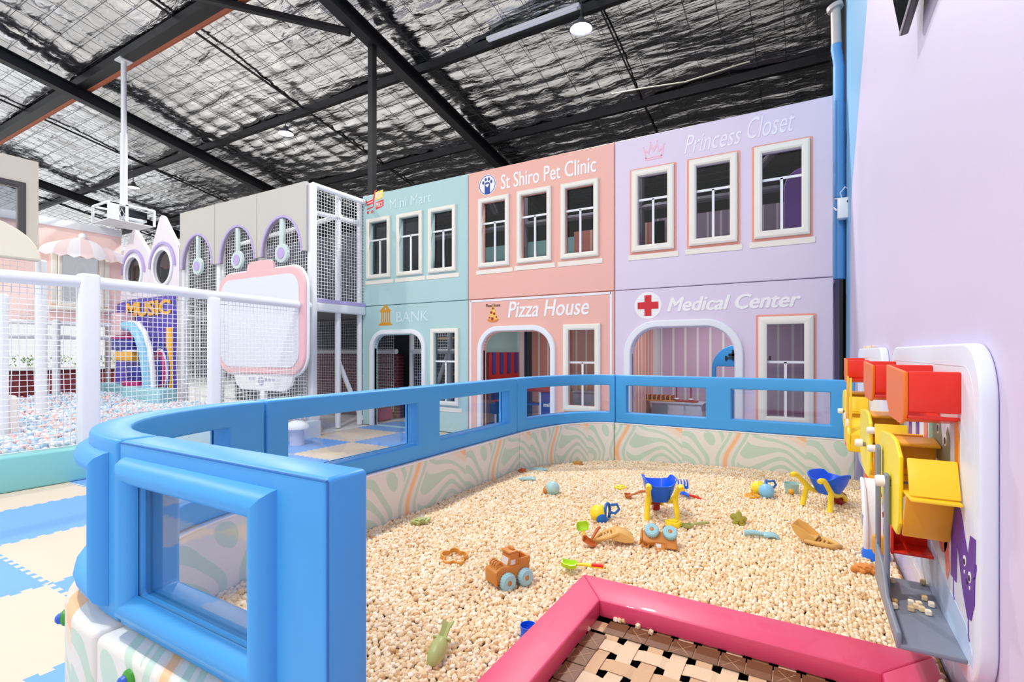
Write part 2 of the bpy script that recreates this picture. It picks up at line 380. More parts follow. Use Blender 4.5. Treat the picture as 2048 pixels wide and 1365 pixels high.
# ---- service pipe in the corner beside the wall, cable, sensor
pt = thing('drain_pipe', 'painted blue downpipe in the dark corner beside the lilac wall', 'pipe', (.382, 8.22, 2.6))
PB = M('pipe_blue', (92, 156, 212), .5); PP = M('pipe_plain', (196, 186, 180), .45)
zt = lambda v: pY(1683, v, 8.2).z
obj('pipe', G().cyl((.382, 8.22, 2.6), (.382, 8.22, zt(205)), .075, 16).cyl((.382, 8.22, zt(205)), (.382, 8.22, zt(130)), .07, 16).cyl((.382, 8.22, zt(395)), (.382, 8.22, zt(372)), .084, 16), PB, pt, True)
obj('pipe_bend', G().tube([(.382, 8.22, zt(130)), (.37, 8.22, zt(112)), (.352, 8.22, zt(96)), (.355, 8.22, zt(85))], .065, 12), PB, pt, True)
obj('upper_pipe', G().cyl((.355, 8.22, zt(88)), (.345, 8.22, zt(12)), .06, 14).cyl((.345, 8.22, zt(14)), (.33, 8.22, zt(6)), .1, 14), PP, pt, True)
sx = pY(1689, 418, 8.12)
st = thing('wall_sensor', 'small white box sensor strapped to the blue pipe', 'sensor', sx)
obj('case', rbox((sx.x-.085, sx.y-.15, sx.z-.15), (sx.x+.085, sx.y, sx.z+.12), .012), WPLAST, st, True)
obj('lens', G().cyl((sx.x+.03, sx.y-.155, sx.z+.06), (sx.x+.03, sx.y-.15, sx.z+.06), .015, 10), BLACKP, st, True)
obj('cable', G().tube([(sx.x-.03, sx.y-.05, sx.z+.12), (sx.x-.05, sx.y-.1, sx.z+.2), (sx.x, sx.y-.12, sx.z+.26), (sx.x+.04, sx.y-.08, sx.z+.24)], .008, 6).tube([(sx.x-.09, sx.y-.05, sx.z-.02), (sx.x-.15, sx.y-.03, sx.z+.05), (sx.x-.12, sx.y, sx.z+.15), (sx.x-.02, sx.y, sx.z+.14)], .012, 6), WPLAST, st, True)
c = [pY(u, v, 9.82) for u, v in ((1224, 188), (1290, 176), (1370, 164), (1430, 145), (1475, 130), (1500, 123))]
solo('power_cable', G().tube(c, .012, 6), M('cable_grey', (190, 186, 170), .5), 'pale cable sagging along the dark purlin above the lilac shop front', 'cable')
# ---- lamps
GLOW = emit('lamp_glow', (255, 255, 255), 40)
LAB = ['round high-bay lamp glowing above the pink pet clinic front', 'round high-bay lamp glowing above the white net tower', 'round high-bay lamp glowing beside the projector pole']
for k, (x, y) in enumerate(LAMPS):
    zc = ceil_z(y)-.27; zl = ceil_z(y)-.85
    t = thing('high_bay_lamp', LAB[k] if k < 3 else 'high-bay lamp hanging from the foil ceiling outside the picture', 'lamp', (x, y, zl), group='high-bay lamps under the roof')
    obj('housing', G().lathe([(0, .22), (.06, .22), (.09, .12), (.21, .06), (.235, 0), (.225, -.01), (.2, .03), (0, .03)], 24), M('lamp_grey', (70, 72, 78), .4), t)
    obj('diffuser', G().lathe([(.2, .012), (.12, -.015), (0, -.02)], 24), GLOW, t)
    obj('hook', G().cyl((0, 0, .2), (0, 0, zc-zl), .012, 8), M('lamp_grey', (70, 72, 78), .4), t)
    l = bpy.data.lights.new('high_bay_light', 'AREA'); l.shape = 'DISK'; l.size = .4; l.energy = LAMP_POWER; l.color = (1, .985, .96)
    lo = bpy.data.objects.new('high_bay_light', l); COL.objects.link(lo); lo.parent = t; lo.location = (0, 0, -.04)
for lab, ua, va, ub, vb, Yb, on in (('long white batten tube light under the purlin beside the brightest lamp', 975, 78, 1160, 14, 9.75, 1), ('short white batten tube light behind the projector pole', 272, 352, 345, 318, 13.0, 0)):
    P, Q = pY(ua, va, Yb), pY(ub, vb, Yb); z = (P.z+Q.z)/2
    t = thing('batten_light', lab, 'light', ((P.x+Q.x)/2, Yb, z))
    obj('housing', rbox((P.x, Yb-.06, z-.03), (Q.x, Yb+.06, z+.05), .01), WHITEM, t, True)
    obj('tube', G().cyl((P.x+.05, Yb-.02, z-.05), (Q.x-.05, Yb-.02, z-.05), .03, 10), M('tube_off', (225, 228, 236), .3), t, True)
    obj('bracket', G().box((P.x+.02, Yb-.02, z+.04), (P.x+.05, Yb+.02, z+.16)), BLACKST, t, True); obj('bracket', G().box((Q.x-.05, Yb-.02, z+.04), (Q.x-.02, Yb+.02, z+.16)), BLACKST, t, True)
# ---- projector in a cage on a long pole
p = thing('projector', 'white caged projector hanging on a long white pole from the roof', 'projector', (-15.65, 6.42, 4.98))
obj('pole', G().cyl((-15.65, 6.42, 5.4), (-15.65, 6.42, 7.4), .085, 14).cyl((-15.65, 6.42, 7.4), (-15.65, 6.42, ceil_z(6.42)-.3), .065, 14).box((-15.8, 6.27, ceil_z(6.42)-.32), (-15.5, 6.57, ceil_z(6.42)-.28)), WHITEM, p, True)
x0, x1, y0, y1, z0, z1 = -16.12, -15.22, 5.92, 6.95, 4.98, 5.42
g = G().box((x0, y0, z0), (x1, y1, z0+.02))
for x in (x0, x1):
    for y in (y0, y1): g.box((x-.025, y-.025, z0), (x+.025, y+.025, z1))
for z in (z1,):
    g.box((x0, y0-.02, z-.03), (x1, y0+.02, z+.02)).box((x0, y1-.02, z-.03), (x1, y1+.02, z+.02)).box((x0-.02, y0, z-.03), (x0+.02, y1, z+.02)).box((x1-.02, y0, z-.03), (x1+.02, y1, z+.02))
g.box((x1-.02, y0, z0), (x1+.02, y0+.22, z1)).box((x1-.02, y0+.36, z0), (x1+.02, y0+.42, z1)).box((-15.85, 6.22, z1), (-15.45, 6.62, z1+.03))
obj('cage', g, WHITEM, p, True)
obj('projector_body', rbox((x0+.2, y0+.35, z0+.17), (x1-.08, y1-.12, z1-.06), .03), M('projector_black', (40, 42, 52), .4), p, True)
obj('projector_base', rbox((x0+.2, y0+.35, z0+.1), (x1-.1, y1-.12, z0+.17), .02), WHITEM, p, True)
obj('lens', G().cyl((x1-.3, y0+.33, z0+.27), (x1-.3, y0+.2, z0+.27), .09, 16), M('projector_black', (40, 42, 52), .4), p, True)
obj('cable', G().tube([(x1-.05, y0+.3, z0+.06), (x1-.02, y0+.24, z0+.2), (x1-.06, y0+.3, z0+.33), (x1-.05, y0+.36, z0+.2), (x1-.1, y0+.3, z0+.05)], .012, 6), WPLAST, p, True)
# ================================================================== SHOP FRONTS (padded play-house facade)
YF = 8.1; TF = .09
fx = lambda u: pY(u, 700, YF).x
fz = lambda u, v: pY(u, v, YF).z
XA, XB, XC, XD = fx(728), fx(939), fx(1231), fx(1667.5)
ZM = 2.62; ZT = 5.07
FACADE_C = {'mint': M('mint_vinyl', (176, 210, 208), .5, bump=.035, bscale=8, var=.02), 'pink': M('pink_vinyl', (238, 182, 166), .5, bump=.035, bscale=8, var=.02), 'lilac': M('lilac_vinyl', (224, 210, 228), .5, bump=.035, bscale=8, var=.02)}
LETTER = M('white_lettering', (245, 243, 240), .5); LETTERF = M('faint_lettering', (208, 230, 230), .45); LETTERL = M('pale_lilac_lettering', (240, 234, 242), .5)
def front(name, label, col, x0, x1, z0, z1, holes, loc=None):
    t = thing(name, label, 'shop front', ((x0+x1)/2, YF, z0))
    g = plate([[(x0+.006, z0), (x1-.006, z0), (x1-.006, z1-.006), (x0+.006, z1-.006)]]+holes, TF, .014).xf(Matrix.Translation((0, YF, 0)) @ XZ)
    obj('padded_panel', g, FACADE_C[col], t, True); return t
PROF = [(0, 0), (0, .045), (.25, .06), (.75, .06), (1, .045), (1, 0)]
def window(t, uL, uR, vT, vB, fw=.085, outline=None, sill=True, cross=.34, arch=False):
    x0, x1 = fx(uL), fx(uR); z1, z0 = fz(uL, vT), fz(uL, vB)
    ix0, ix1, iz0, iz1 = x0+fw, x1-fw, z0+fw, z1-fw
    yf = YF-TF/2
    f = thing('window', None, None); f.parent = t; f.location = Vector(((x0+x1)/2, YF, z0))-t.location
    for g in frame_sides(lambda s, z, n: (s, yf-n, z), ix0, iz0, ix1, iz1, [(a*fw, h) for a, h in PROF]): obj('frame_pad', g, IVORY, f, True, 30)
    zc = iz1-(iz1-iz0)*cross; w = .017
    obj('muntin', G().box((ix0, YF-.03, zc-w), (ix1, YF-.005, zc+w)), WHITEP, f, True)
    obj('muntin', G().box(((ix0+ix1)/2-w, YF-.03, iz0), ((ix0+ix1)/2+w, YF-.005, zc)), WHITEP, f, True)
    obj('pane', G().add([(ix0, YF, iz0), (ix1, YF, iz0), (ix1, YF, iz1), (ix0, YF, iz1)], [(0, 1, 2, 3)]), GLASS, f, True)
    if sill: obj('sill_strip', rbox((x0-.065, yf-.012, z0-.125), (x1+.065, yf+.004, z0-.04), .004, 1), M('sill_ivory', (240, 232, 218), .5), t, True)
    if outline: obj('outline_strip', plate([rrect(x0-.035, z0-.035, x1+.035, z1+.03, .02), rrect(x0+.02, z0+.02, x1-.02, z1-.02, .01)], .006).xf(Matrix.Translation((0, yf-.003, 0)) @ XZ), outline, t, True)
    return [(ix0-.004, iz0-.004), (ix1+.004, iz0-.004), (ix1+.004, iz1+.004), (ix0-.004, iz1+.004)]
def whole(uL, uR, vT, vB, fw=.085):
    x0, x1 = fx(uL), fx(uR); z1, z0 = fz(uL, vT), fz(uL, vB); return [(x0+fw, z0+fw), (x1-fw, z0+fw), (x1-fw, z1-fw), (x0+fw, z1-fw)]
def door_hole(ua, ub, z1, r): return rrect(fx(ua), -.02, fx(ub), z1, r, 8, (0, 0, r, r))
def door_frame(t, ua, ub, z1, r, w=.1):
    x0, x1 = fx(ua), fx(ub)
    o = rrect(x0-w, 0.001, x1+w, z1+w, r+w, 10, (0, 0, r+w, r+w)); i = rrect(x0, 0.001, x1, z1, r, 10, (0, 0, r, r))
    # one padded arch with open foot
    ring = [(x0-w, .001)]+[p for p in o[2:]][::-1]
    pts = list(o[2:]); outer = [(x1+w, .001)]+pts+[(x0-w, .001)]; inner = [(x1, .001)]+list(i[2:])+[(x0, .001)]
    g = plate([outer+inner[::-1]], TF+.07, .02).xf(Matrix.Translation((0, YF-.02, 0)) @ XZ); obj('door_arch', g, WHITEP, t, True)
OUT = M('peach_outline', (236, 160, 140), .5)
ORA = M('icon_gold', (214, 150, 40), .5); IRED = M('icon_red', (222, 66, 66), .5); IYEL = M('icon_yellow', (250, 222, 110), .5); NAVY = M('icon_navy', (26, 66, 150), .5); CROSS = M('cross_red', (212, 30, 44), .5)
def flat(t, name, outlines, m, dy=.0, th=.006, label=None):
    return obj(name, plate(outlines, th).xf(Matrix.Translation((0, YF-TF/2-.002-dy, 0)) @ XZ), m, t, True, label=label)
def txt(t, s, uL, uR, vb, vt, m, shear=0, bold=0, name='lettering'):
    x0, x1 = fx(uL), fx(uR); z0, z1 = fz(uL, vb), fz(uL, vt)
    g = text_xz(s, x0, z0, x1, z1, YF-TF/2, shear, 0)
    if bold:                                     # heavier strokes: the same letters laid beside themselves
        h = G()
        for k, (dx, dz) in enumerate(((-1, 0), (1, 0), (0, 1), (0, -1))): h.merge(g, Matrix.Translation((dx*bold, -.0004*k, dz*bold*.6)))
        g = h
    return obj(name, g, m, t, True, 0)
# ---- mini mart (upper left)
mm = [(738.5, 785, 441, 559.7), (798, 849, 431.4, 554), (861, 916, 420, 548)]
t = front('shop_front', 'mint green upper shop front lettered Mini Mart with red cart sign', 'mint', XA, XB, ZM, ZT, [whole(*w) for w in mm])
for w in mm: window(t, *w, sill=True)
txt(t, 'Mini Mart', 783, 866, 421, 401, LETTERF)
bx, bz, k = fx(735), fz(735, 433), (fx(770)-fx(735))
cart = [[(0, .62), (.05, .62), (.14, .36), (.44, .42), (.47, .67), (0, .6)]]
sc = lambda pts: [(bx+x*k, bz+z*k*1.0) for x, z in pts]
flat(t, 'cart_sign', [sc([(0, .66), (.02, .6), (.42, .7), (.50, .98), (.62, 1.0), (.62, .95), (.54, .93), (.44, .3), (.06, .24), (.06, .29), (.40, .34), (.42, .46), (.06, .4)])], IRED)
for zz in (.47, .58): flat(t, 'cart_bar', [sc([(.08, zz), (.42, zz+.06), (.42, zz+.09), (.08, zz+.03)])], WHITEP, .004)
for xx in (.12, .37): flat(t, 'cart_wheel', [sc(circle(xx, .12, .065, 14)), sc(circle(xx, .12, .03, 10))], IRED)
flat(t, 'price_tag', [sc([(.56, .18), (1, .26), (1, .55), (.56, .47)])], IRED); flat(t, 'best_tag', [sc([(.54, .55), (.98, .62), (.98, .95), (.54, .9)])], IYEL)
obj('lettering', text_xz('PRICE', bx+.6*k, bz+.27*k, bx+.96*k, bz+.45*k, YF-TF/2-.004), LETTER, t, True, 0)
obj('lettering', text_xz('BEST', bx+.58*k, bz+.64*k, bx+.94*k, bz+.84*k, YF-TF/2-.004), LETTER, t, True, 0)
# ---- pet clinic (upper middle)
pc = [(961, 1022.4, 401, 537.7), (1037.8, 1106, 386, 529), (1125, 1200, 371.7, 520.5)]
t = front('shop_front', 'pink upper shop front lettered St Shiro Pet Clinic with paw sign', 'pink', XB, XC, ZM, ZT, [whole(*w) for w in pc])
for w in pc: window(t, *w)
txt(t, 'St Shiro Pet Clinic', 1005, 1194, 381, 352, LETTER, bold=.004)
cx, cz, rr = fx(977.5), fz(977.5, 371.5), .195
flat(t, 'sign_disc', [circle(cx, cz, rr, 32)], LETTER); flat(t, 'ring', [circle(cx, cz, rr*.93, 32), circle(cx, cz, rr*.87, 32)], NAVY, .003)
flat(t, 'paw_pad', [[(cx-.06, cz-.17), (cx+.06, cz-.17), (cx+.06, cz+.02), (cx+.035, cz+.05), (cx-.035, cz+.05), (cx-.06, cz+.02)]], NAVY, .003)
for dx, dz in ((-.09, .05), (-.035, .105), (.035, .105), (.09, .05)): flat(t, 'paw_toe', [circle(cx+dx, cz+dz, .024, 12, .033)], NAVY, .003)
flat(t, 'heart', [[(cx, cz-.05), (cx+.04, cz-.005), (cx+.03, cz+.02), (cx, cz+.005), (cx-.03, cz+.02), (cx-.04, cz-.005)]], LETTER, .006)
# ---- princess closet (upper right)
pr = [(1266, 1350, 345.6, 507), (1380, 1476, 324.8, 494.6), (1509.5, 1620, 299.7, 480.7)]
t = front('shop_front', 'lilac upper shop front lettered Princess Closet with pink crown', 'lilac', XC, XD, ZM, ZT, [whole(*w, .1) for w in pr])
for w in pr: window(t, *w, .1, OUT)
txt(t, 'Princess', 1370, 1484, 311, 275, LETTERL, .35); txt(t, 'Closet', 1495, 1590, 282, 240, LETTERL, .35)
bx, bz, k = fx(1288), fz(1288, 325), fx(1330)-fx(1288)
CP = M('crown_pink', (240, 190, 206), .5)
flat(t, 'crown', [sc([(.1, 0), (.9, 0), (1, .62), (.76, .42), (.66, .82), (.5, .5), (.34, .82), (.24, .42), (0, .62)]), sc([(.17, .06), (.83, .06), (.9, .45), (.74, .3), (.64, .6), (.5, .36), (.36, .6), (.26, .3), (.1, .45)][::-1])], CP)
flat(t, 'crown_band', [sc([(.12, .1), (.88, .1), (.89, .15), (.11, .15)])], CP)
for x_, z_ in ((0, .66), (.34, .86), (.66, .86), (1, .66)): flat(t, 'crown_pearl', [sc(circle(x_, z_, .04, 10))], CP)
# ---- bank (lower left)
bw = (866, 921.6, 658.5, 809)
t = front('shop_front', 'mint green lower shop front lettered BANK with arched doorway', 'mint', XA, XB, 0, ZM-.004, [door_hole(751, 848, fz(800, 669), .3), whole(*bw)])
window(t, *bw, cross=.42, sill=True); door_frame(t, 751, 848, fz(800, 669), .3)
txt(t, 'BANK', 796, 860, 645, 625, LETTERF)
bx, bz, k = fx(761), fz(761, 652), fx(787)-fx(761)
flat(t, 'bank_roof', [sc([(.05, .82), (.95, .82), (.5, 1.2)]), sc(circle(.5, .95, .07, 10))], ORA); flat(t, 'bank_steps', [sc([(0, 0), (1, 0), (1, .1), (.9, .1), (.9, .17), (.1, .17), (.1, .1), (0, .1)])], ORA)
flat(t, 'bank_beam', [sc([(.12, .74), (.88, .74), (.88, .82), (.12, .82)])], ORA)
for i in range(5): flat(t, 'bank_column', [sc([(.18+i*.15, .17), (.25+i*.15, .17), (.25+i*.15, .74), (.18+i*.15, .74)])], ORA)
# ---- pizza house (lower middle)
pw = (1130, 1204, 650, 821)
t = front('shop_front', 'pink lower shop front lettered Pizza House with arched doorway', 'pink', XB, XC, 0, ZM-.004, [door_hole(968, 1104, fz(1030, 662.5), .36), whole(*pw, .1)])
window(t, *pw, .1, cross=.43); door_frame(t, 968, 1104, fz(1030, 662.5), .36)
txt(t, 'Pizza House', 1019, 1180, 636, 605, LETTER, .22, .006)
for xx in (XB+.06, XC-.06): obj('piping', rbox((xx-.02, YF-TF/2-.01, .02), (xx+.02, YF-TF/2+.004, ZM-.02), .004, 1), WHITEP, t, True)
obj('piping', rbox((XB+.06, YF-TF/2-.01, ZM-.06), (XC-.06, YF-TF/2+.004, ZM-.02), .004, 1), WHITEP, t, True)
bx, bz, k = fx(977.5), fz(977.5, 646), fx(1000)-fx(977.5)
flat(t, 'pizza_slice', [sc([(.06, .2), (.5, .08), (.94, .2), (.55, 1.3), (.45, 1.3)])], M('pizza_cheese', (246, 196, 92), .5)); flat(t, 'pizza_crust', [sc([(0, .18), (.2, .05), (.5, 0), (.8, .05), (1, .18), (.95, .27), (.5, .14), (.05, .27)])], M('pizza_crust', (222, 132, 60), .5), .003)
for x_, z_, r_ in ((.45, .28, .12), (.36, .75, .1), (.62, .65, .1), (.5, 1.05, .08), (.2, .36, .07), (.8, .4, .07)): flat(t, 'pepperoni', [sc(circle(x_, z_, r_, 12))], M('pizza_red', (160, 40, 30), .5), .005)
obj('lettering', text_xz('Pizza House', fx(975), fz(975, 615), fx(1003), fz(975, 609), YF-TF/2), M('pizza_dark', (120, 70, 60), .5), t, True, 0)
# ---- medical centre (lower right)
mw = (1517.7, 1627, 635, 846)
t = front('shop_front', 'lilac lower shop front lettered Medical Center with red cross', 'lilac', XC, XD, 0, ZM-.004, [door_hole(1264, 1471.6, fz(1370, 654), .42), whole(*mw, .11)])
window(t, *mw, .11, OUT, cross=.41); door_frame(t, 1264, 1471.6, fz(1370, 654), .42, .11)
txt(t, 'Medical Center', 1337, 1601, 624, 597, LETTER, .3, .011)
cx, cz = fx(1297.5), fz(1297.5, 612); rr = .215; a, b = .055, .165
flat(t, 'sign_disc', [circle(cx, cz, rr, 32)], LETTER)
flat(t, 'red_cross', [[(cx-a, cz-b), (cx+a, cz-b), (cx+a, cz-a), (cx+b, cz-a), (cx+b, cz+a), (cx+a, cz+a), (cx+a, cz+b), (cx-a, cz+b), (cx-a, cz+a), (cx-b, cz+a), (cx-b, cz-a), (cx-a, cz-a)]], CROSS, .004)
# ---- rooms behind the fronts
YB_ = 10.5
deck = struct('floor', G().box((XA, YF+.06, ZM-.1), (XD, YB_, ZM-.01)), M('deck_grey', (120, 118, 122), .6)); deck.name = 'floor_upper'
MAUVE = stripes('mauve_stripes', (248, 240, 238), (214, 184, 206), .235, .17); SALMON = stripes('salmon_stripes', (248, 238, 230), (228, 160, 142), .235, .17); SALMONY = stripes('salmon_stripes_side', (248, 238, 230), (228, 160, 142), .22, .17, 1)
TEALW = M('teal_wall', (168, 212, 210), .6)
struct('wall_medical', G().box((XC+.12, YB_, 0), (XD+.1, YB_+.06, ZM-.1)), MAUVE, smooth=0)
struct('wall_pizza', G().box((XB+.1, YB_, 0), (XC-.06, YB_+.06, ZM-.1)), SALMON, smooth=0)
struct('wall_partition', G().box((XC-.05, YF+.1, 0), (XC+.05, YB_-.25, ZM-.1)), SALMONY, smooth=0)
struct('wall_partition', G().box((XB-.05, YF+.1, 0), (XB+.05, YB_-.6, ZM-.1)), TEALW, smooth=0)
struct('column', G().box((XC-.03, YB_-.25, 0), (XC+.14, YB_-.02, ZM-.1)), WHITEP); struct('column', G().box((XB-.05, YB_-.6, 0), (XB+.12, YB_-.4, ZM-.1)), WHITEP)
struct('wall_end', G().box((XD+.02, 8.42, 0), (XD+.08, YB_, ZT)), M('end_lilac', (150, 130, 160), .6), smooth=0)
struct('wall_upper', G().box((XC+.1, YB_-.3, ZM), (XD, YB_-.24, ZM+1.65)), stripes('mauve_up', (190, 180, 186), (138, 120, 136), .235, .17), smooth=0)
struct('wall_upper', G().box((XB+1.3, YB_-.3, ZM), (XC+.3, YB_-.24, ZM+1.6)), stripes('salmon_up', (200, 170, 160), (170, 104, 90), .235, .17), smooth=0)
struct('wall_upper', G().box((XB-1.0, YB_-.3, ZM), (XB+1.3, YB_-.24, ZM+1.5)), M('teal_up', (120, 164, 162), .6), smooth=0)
for x in (XA+.3, XB+.2, XC-.1): struct('column', G().cyl((x, YB_-.5, ZM), (x, YB_-.5, ZT), .06, 10), M('grey_pad', (96, 94, 102), .5))
for z in (ZM+1.85,): struct('beam', G().cyl((XA, YB_-.5, z), (XD, YB_-.5, z), .06, 10), M('grey_pad', (150, 150, 156), .5))
for x in (XB-.6, XB+2.4, XC+2.0): struct('beam', G().cyl((x, YB_-.5, ZT-.2), (x+.7, YF+.3, ZT-.1), .06, 10), M('grey_pad', (150, 150, 156), .5))
# toy tall panel upstairs, lilac arch
a = pY(1600, 350, 9.2)
solo('arched_play_board', plate([rrect(a.x-.22, ZM, a.x+.5, ZM+1.9, .3, 6, (0, 0, .3, .3)), circle(a.x+.2, 3.75, .09, 14), circle(a.x+.2, 3.32, .09, 14)], .06, .01).xf(Matrix.Translation((0, 9.2, 0)) @ XZ), M('violet_panel', (150, 104, 190), .5), 'violet arched panel with round holes behind the right upper window', 'play board')
for k, x in enumerate(((XC+XD)/2-.2, (XB+XC)/2, (XA+XB)/2)):  # added lamps, put in to brighten the lower rooms
    t = thing('room_fill_lamp', 'added round fill light inside the '+('medical shop', 'pizza shop', 'bank')[k], 'light', (x, 9.2, ZM-.13), group='added fill lights inside the lower shops')
    obj('ring', G().lathe([(.12, 0), (.13, .01), (.12, .028), (.0, .028)], 20), WHITEM, t); obj('diffuser', G().lathe([(.115, 0), (.06, -.008), (0, -.01)], 20), emit('room_fill_glow', (255, 250, 244), 8), t)
    l = bpy.data.lights.new('room_fill_light', 'AREA'); l.shape = 'DISK'; l.size = .22; l.energy = (24, 13, 6)[k]; lo = bpy.data.objects.new('room_fill_light', l); COL.objects.link(lo); lo.parent = t; lo.location = (0, 0, -.02)
# cabinets and toys in the rooms
Yc = 9.9
def cab(name, label, uL, uR, vt, y, d, m, doors, cat='cabinet', zb=0.):
    x0, x1 = max(pY(uL, 700, y).x, XC+.17 if uL > 1200 else XB+.1), pY(uR, 700, y).x; z = pY(uL, vt, y).z
    t = thing(name, label, cat, ((x0+x1)/2, y+d/2, zb))
    obj('body', rbox((x0, y+.02, zb), (x1, y+d, z-.03), .005), m, t, True); obj('top', rbox((x0-.02, y-.01, z-.03), (x1+.02, y+d, z), .005), m, t, True)
    n = len(doors)
    w = (x1-x0)/n
    for i, kind in enumerate(doors):
        if kind == 'd':
            o = obj('drawer', rbox((x0+i*w+.015, y, z-.34), (x0+(i+1)*w-.015, y+.02, z-.05), .005), m, t, True)
            obj('drawer', rbox((x0+i*w+.015, y, zb+.03), (x0+(i+1)*w-.015, y+.02, z-.36), .005), m, t, True)
            obj('door', G().box((0, 0, 0), (0, 0, 0)), m, t) if False else None
        else: obj('door', rbox((x0+i*w+.015, y, zb+.03), (x0+(i+1)*w-.015, y+.02, z-.05), .005), kind, t, True)
    return t, x0, x1, z
WCAB = M('cabinet_white', (196, 198, 210), .4)
t, x0, x1, z = cab('cabinet', 'low white cabinet with drawers behind the medical doorway', 1240, 1404, 800, 9.7, .5, WCAB, [M('cabinet_grey', (120, 132, 140), .5), 'd', 'd'])
xr = pY(1283, 800, 9.75).x; t = thing('block_rack', 'small wooden rack of striped sticks on the white cabinet', 'toy', (xr+.25, 9.85, z))
obj('tray', rbox((xr, 9.75, z), (xr+.62, 9.95, z+.03), .004), TBROWN, t, True)
for i in range(14): obj('stick', G().box((xr+.02+i*.042, 9.76, z+.03), (xr+.045+i*.042, 9.93, z+.12)), (TAN, DRED)[i % 2], t, True)
for i, (u, lab) in enumerate(((1352, 'red stacking pole toy near the middle of the white cabinet'), (1381, 'red stacking pole toy with blue drop near the cabinet end'))):
    x = pY(u, 800, 9.85).x; t = thing('pole_toy', lab, 'toy', (x, 9.9, z), group='pole toys on the cabinet')
    obj('base', rbox((x-.12, 9.8, z), (x+.12, 10.0, z+.03), .006), DRED, t, True); obj('pole', G().cyl((x, 9.9, z+.03), (x, 9.9, z+.42), .012, 8), DRED, t, True)
    obj('knob', G().ball((x, 9.9, z+.44), .03), DRED, t, True); obj('collar', G().ball((x, 9.9, z+.05), (.05, .05, .02)), WPLAST, t, True)
ha = pY(1424, 700, 9.6); hb = pY(1490, 700, 9.6); ztop = pY(1470, 690, 9.6).z
t = thing('hospital_stand', 'blue arched play stand lettered Hospital behind the medical doorway', 'play stand', ((ha.x+hb.x)/2+.1, 9.6, 0))
SKYB = M('stand_blue', (48, 134, 196), .45)
obj('board', plate([rrect(ha.x, 0, hb.x+.35, ztop, .42, 8, (0, 0, .42, .42)), rrect(ha.x+.07, .95, hb.x+.28, 1.35, .01, 1)], .05, .008).xf(Matrix.Translation((0, 9.6, 0)) @ XZ), SKYB, t, True)
obj('lettering', text_xz('Hospital', pY(1450, 700, 9.56).x, pY(1450, 723, 9.56).z, pY(1450, 700, 9.56).x+.72, pY(1450, 712, 9.56).z, 9.573, 0, .03), BLACKP, t, True, 0)
c = pY(1467, 711, 9.56); obj('black_cross', G().box((c.x-.085, 9.566, c.z-.015), (c.x+.085, 9.572, c.z+.03)).box((c.x-.03, 9.566, c.z-.08), (c.x+.025, 9.572, c.z+.09)), BLACKP, t, True)
t, x0, x1, z = cab('cabinet', 'small white cupboard behind the pizza shop window', 1146, 1196, 783, 10.0, .4, WCAB, ['d'])
# pizza counter and striped stall
px0, px1 = pY(1044, 700, 9.1).x, pY(1128, 700, 9.1).x; zc = pY(1080, 777, 9.1).z
t = thing('counter', 'blue play counter with red top lettered mini in the pizza doorway', 'counter', ((px0+px1)/2, 9.2, 0))
obj('top', rbox((px0, 9.05, zc-.07), (px1, 9.55, zc), .01), DRED, t, True); pxm = pY(1082, 700, 9.1).x
CBL = M('counter_blue', (38, 62, 150), .45)
obj('front_panel', rbox((pxm, 9.1, 0), (px1-.03, 9.14, zc-.07), .006), CBL, t, True); obj('shelf', rbox((px0+.03, 9.12, .52), (pxm, 9.5, .55), .004), CBL, t, True)
obj('divider', rbox((pxm-.03, 9.09, 0), (pxm, 9.5, zc-.07), .004), WPLAST, t, True); obj('side', rbox((px0, 9.1, 0), (px0+.03, 9.5, zc-.07), .004), CBL, t, True)
obj('lettering', text_xz('mini', pxm+.06, pY(1088, 814, 9.1).z, pxm+.30, pY(1088, 806, 9.1).z, 9.1, 0, .03), LETTER, t, True, 0)
for i, (x, m) in enumerate(((.12, SKYP), (.3, LIME), (.42, TOYYEL), (.55, ORANGEP))):
    solo('toy_food', G().ball((px0+x, 9.25, zc+.03), (.05, .05, .03), 10, 6), m, ('pale blue', 'lime', 'yellow', 'orange')[i]+' toy food piece on the red counter top', 'toy food', 'toy food on the counter')
xs_ = XB+.07; zs = 1.60; YA_, YZ_ = 8.62, 9.85                # stall stands flat against the teal partition
t = thing('market_stall', 'red and blue striped toy market stall in the pizza doorway', 'play stall', (xs_, 9.25, 0))
def yzbox(nm, y0, y1, z0, z1, x0, x1, m): obj(nm, rbox((x0, y0, z0), (x1, y1, z1), .006), m, t, True)
yzbox('backboard', YA_, YZ_, 0, zs, xs_, xs_+.05, M('stall_red', (196, 44, 46), .45))
for i in range(4): y = YA_+(i+.35)*(YZ_-YA_)/4; obj('stripe', plate([rrect(y, zs-.46, y+.13, zs-.004, .05, 4, (.05, .05, 0, 0))], .012).xf(Matrix.Translation((xs_+.056, 0, 0)) @ YZ), M('stall_blue', (56, 68, 150), .45), t, True)
yzbox('lower_panel', YA_, YZ_, 0, .98, xs_+.05, xs_+.12, M('stall_navy', (30, 54, 120), .5)); yzbox('ledge', YA_, YZ_, .98, 1.02, xs_+.05, xs_+.22, M('stall_red', (196, 44, 46), .45)); yzbox('ledge', YA_, YZ_, .60, .63, xs_+.05, xs_+.2, M('stall_red', (196, 44, 46), .45))
for i in range(7): y = YA_+.08+i*.17; yzbox('picket', y, y+.06, .02, .34, xs_+.12, xs_+.14, WPLAST)
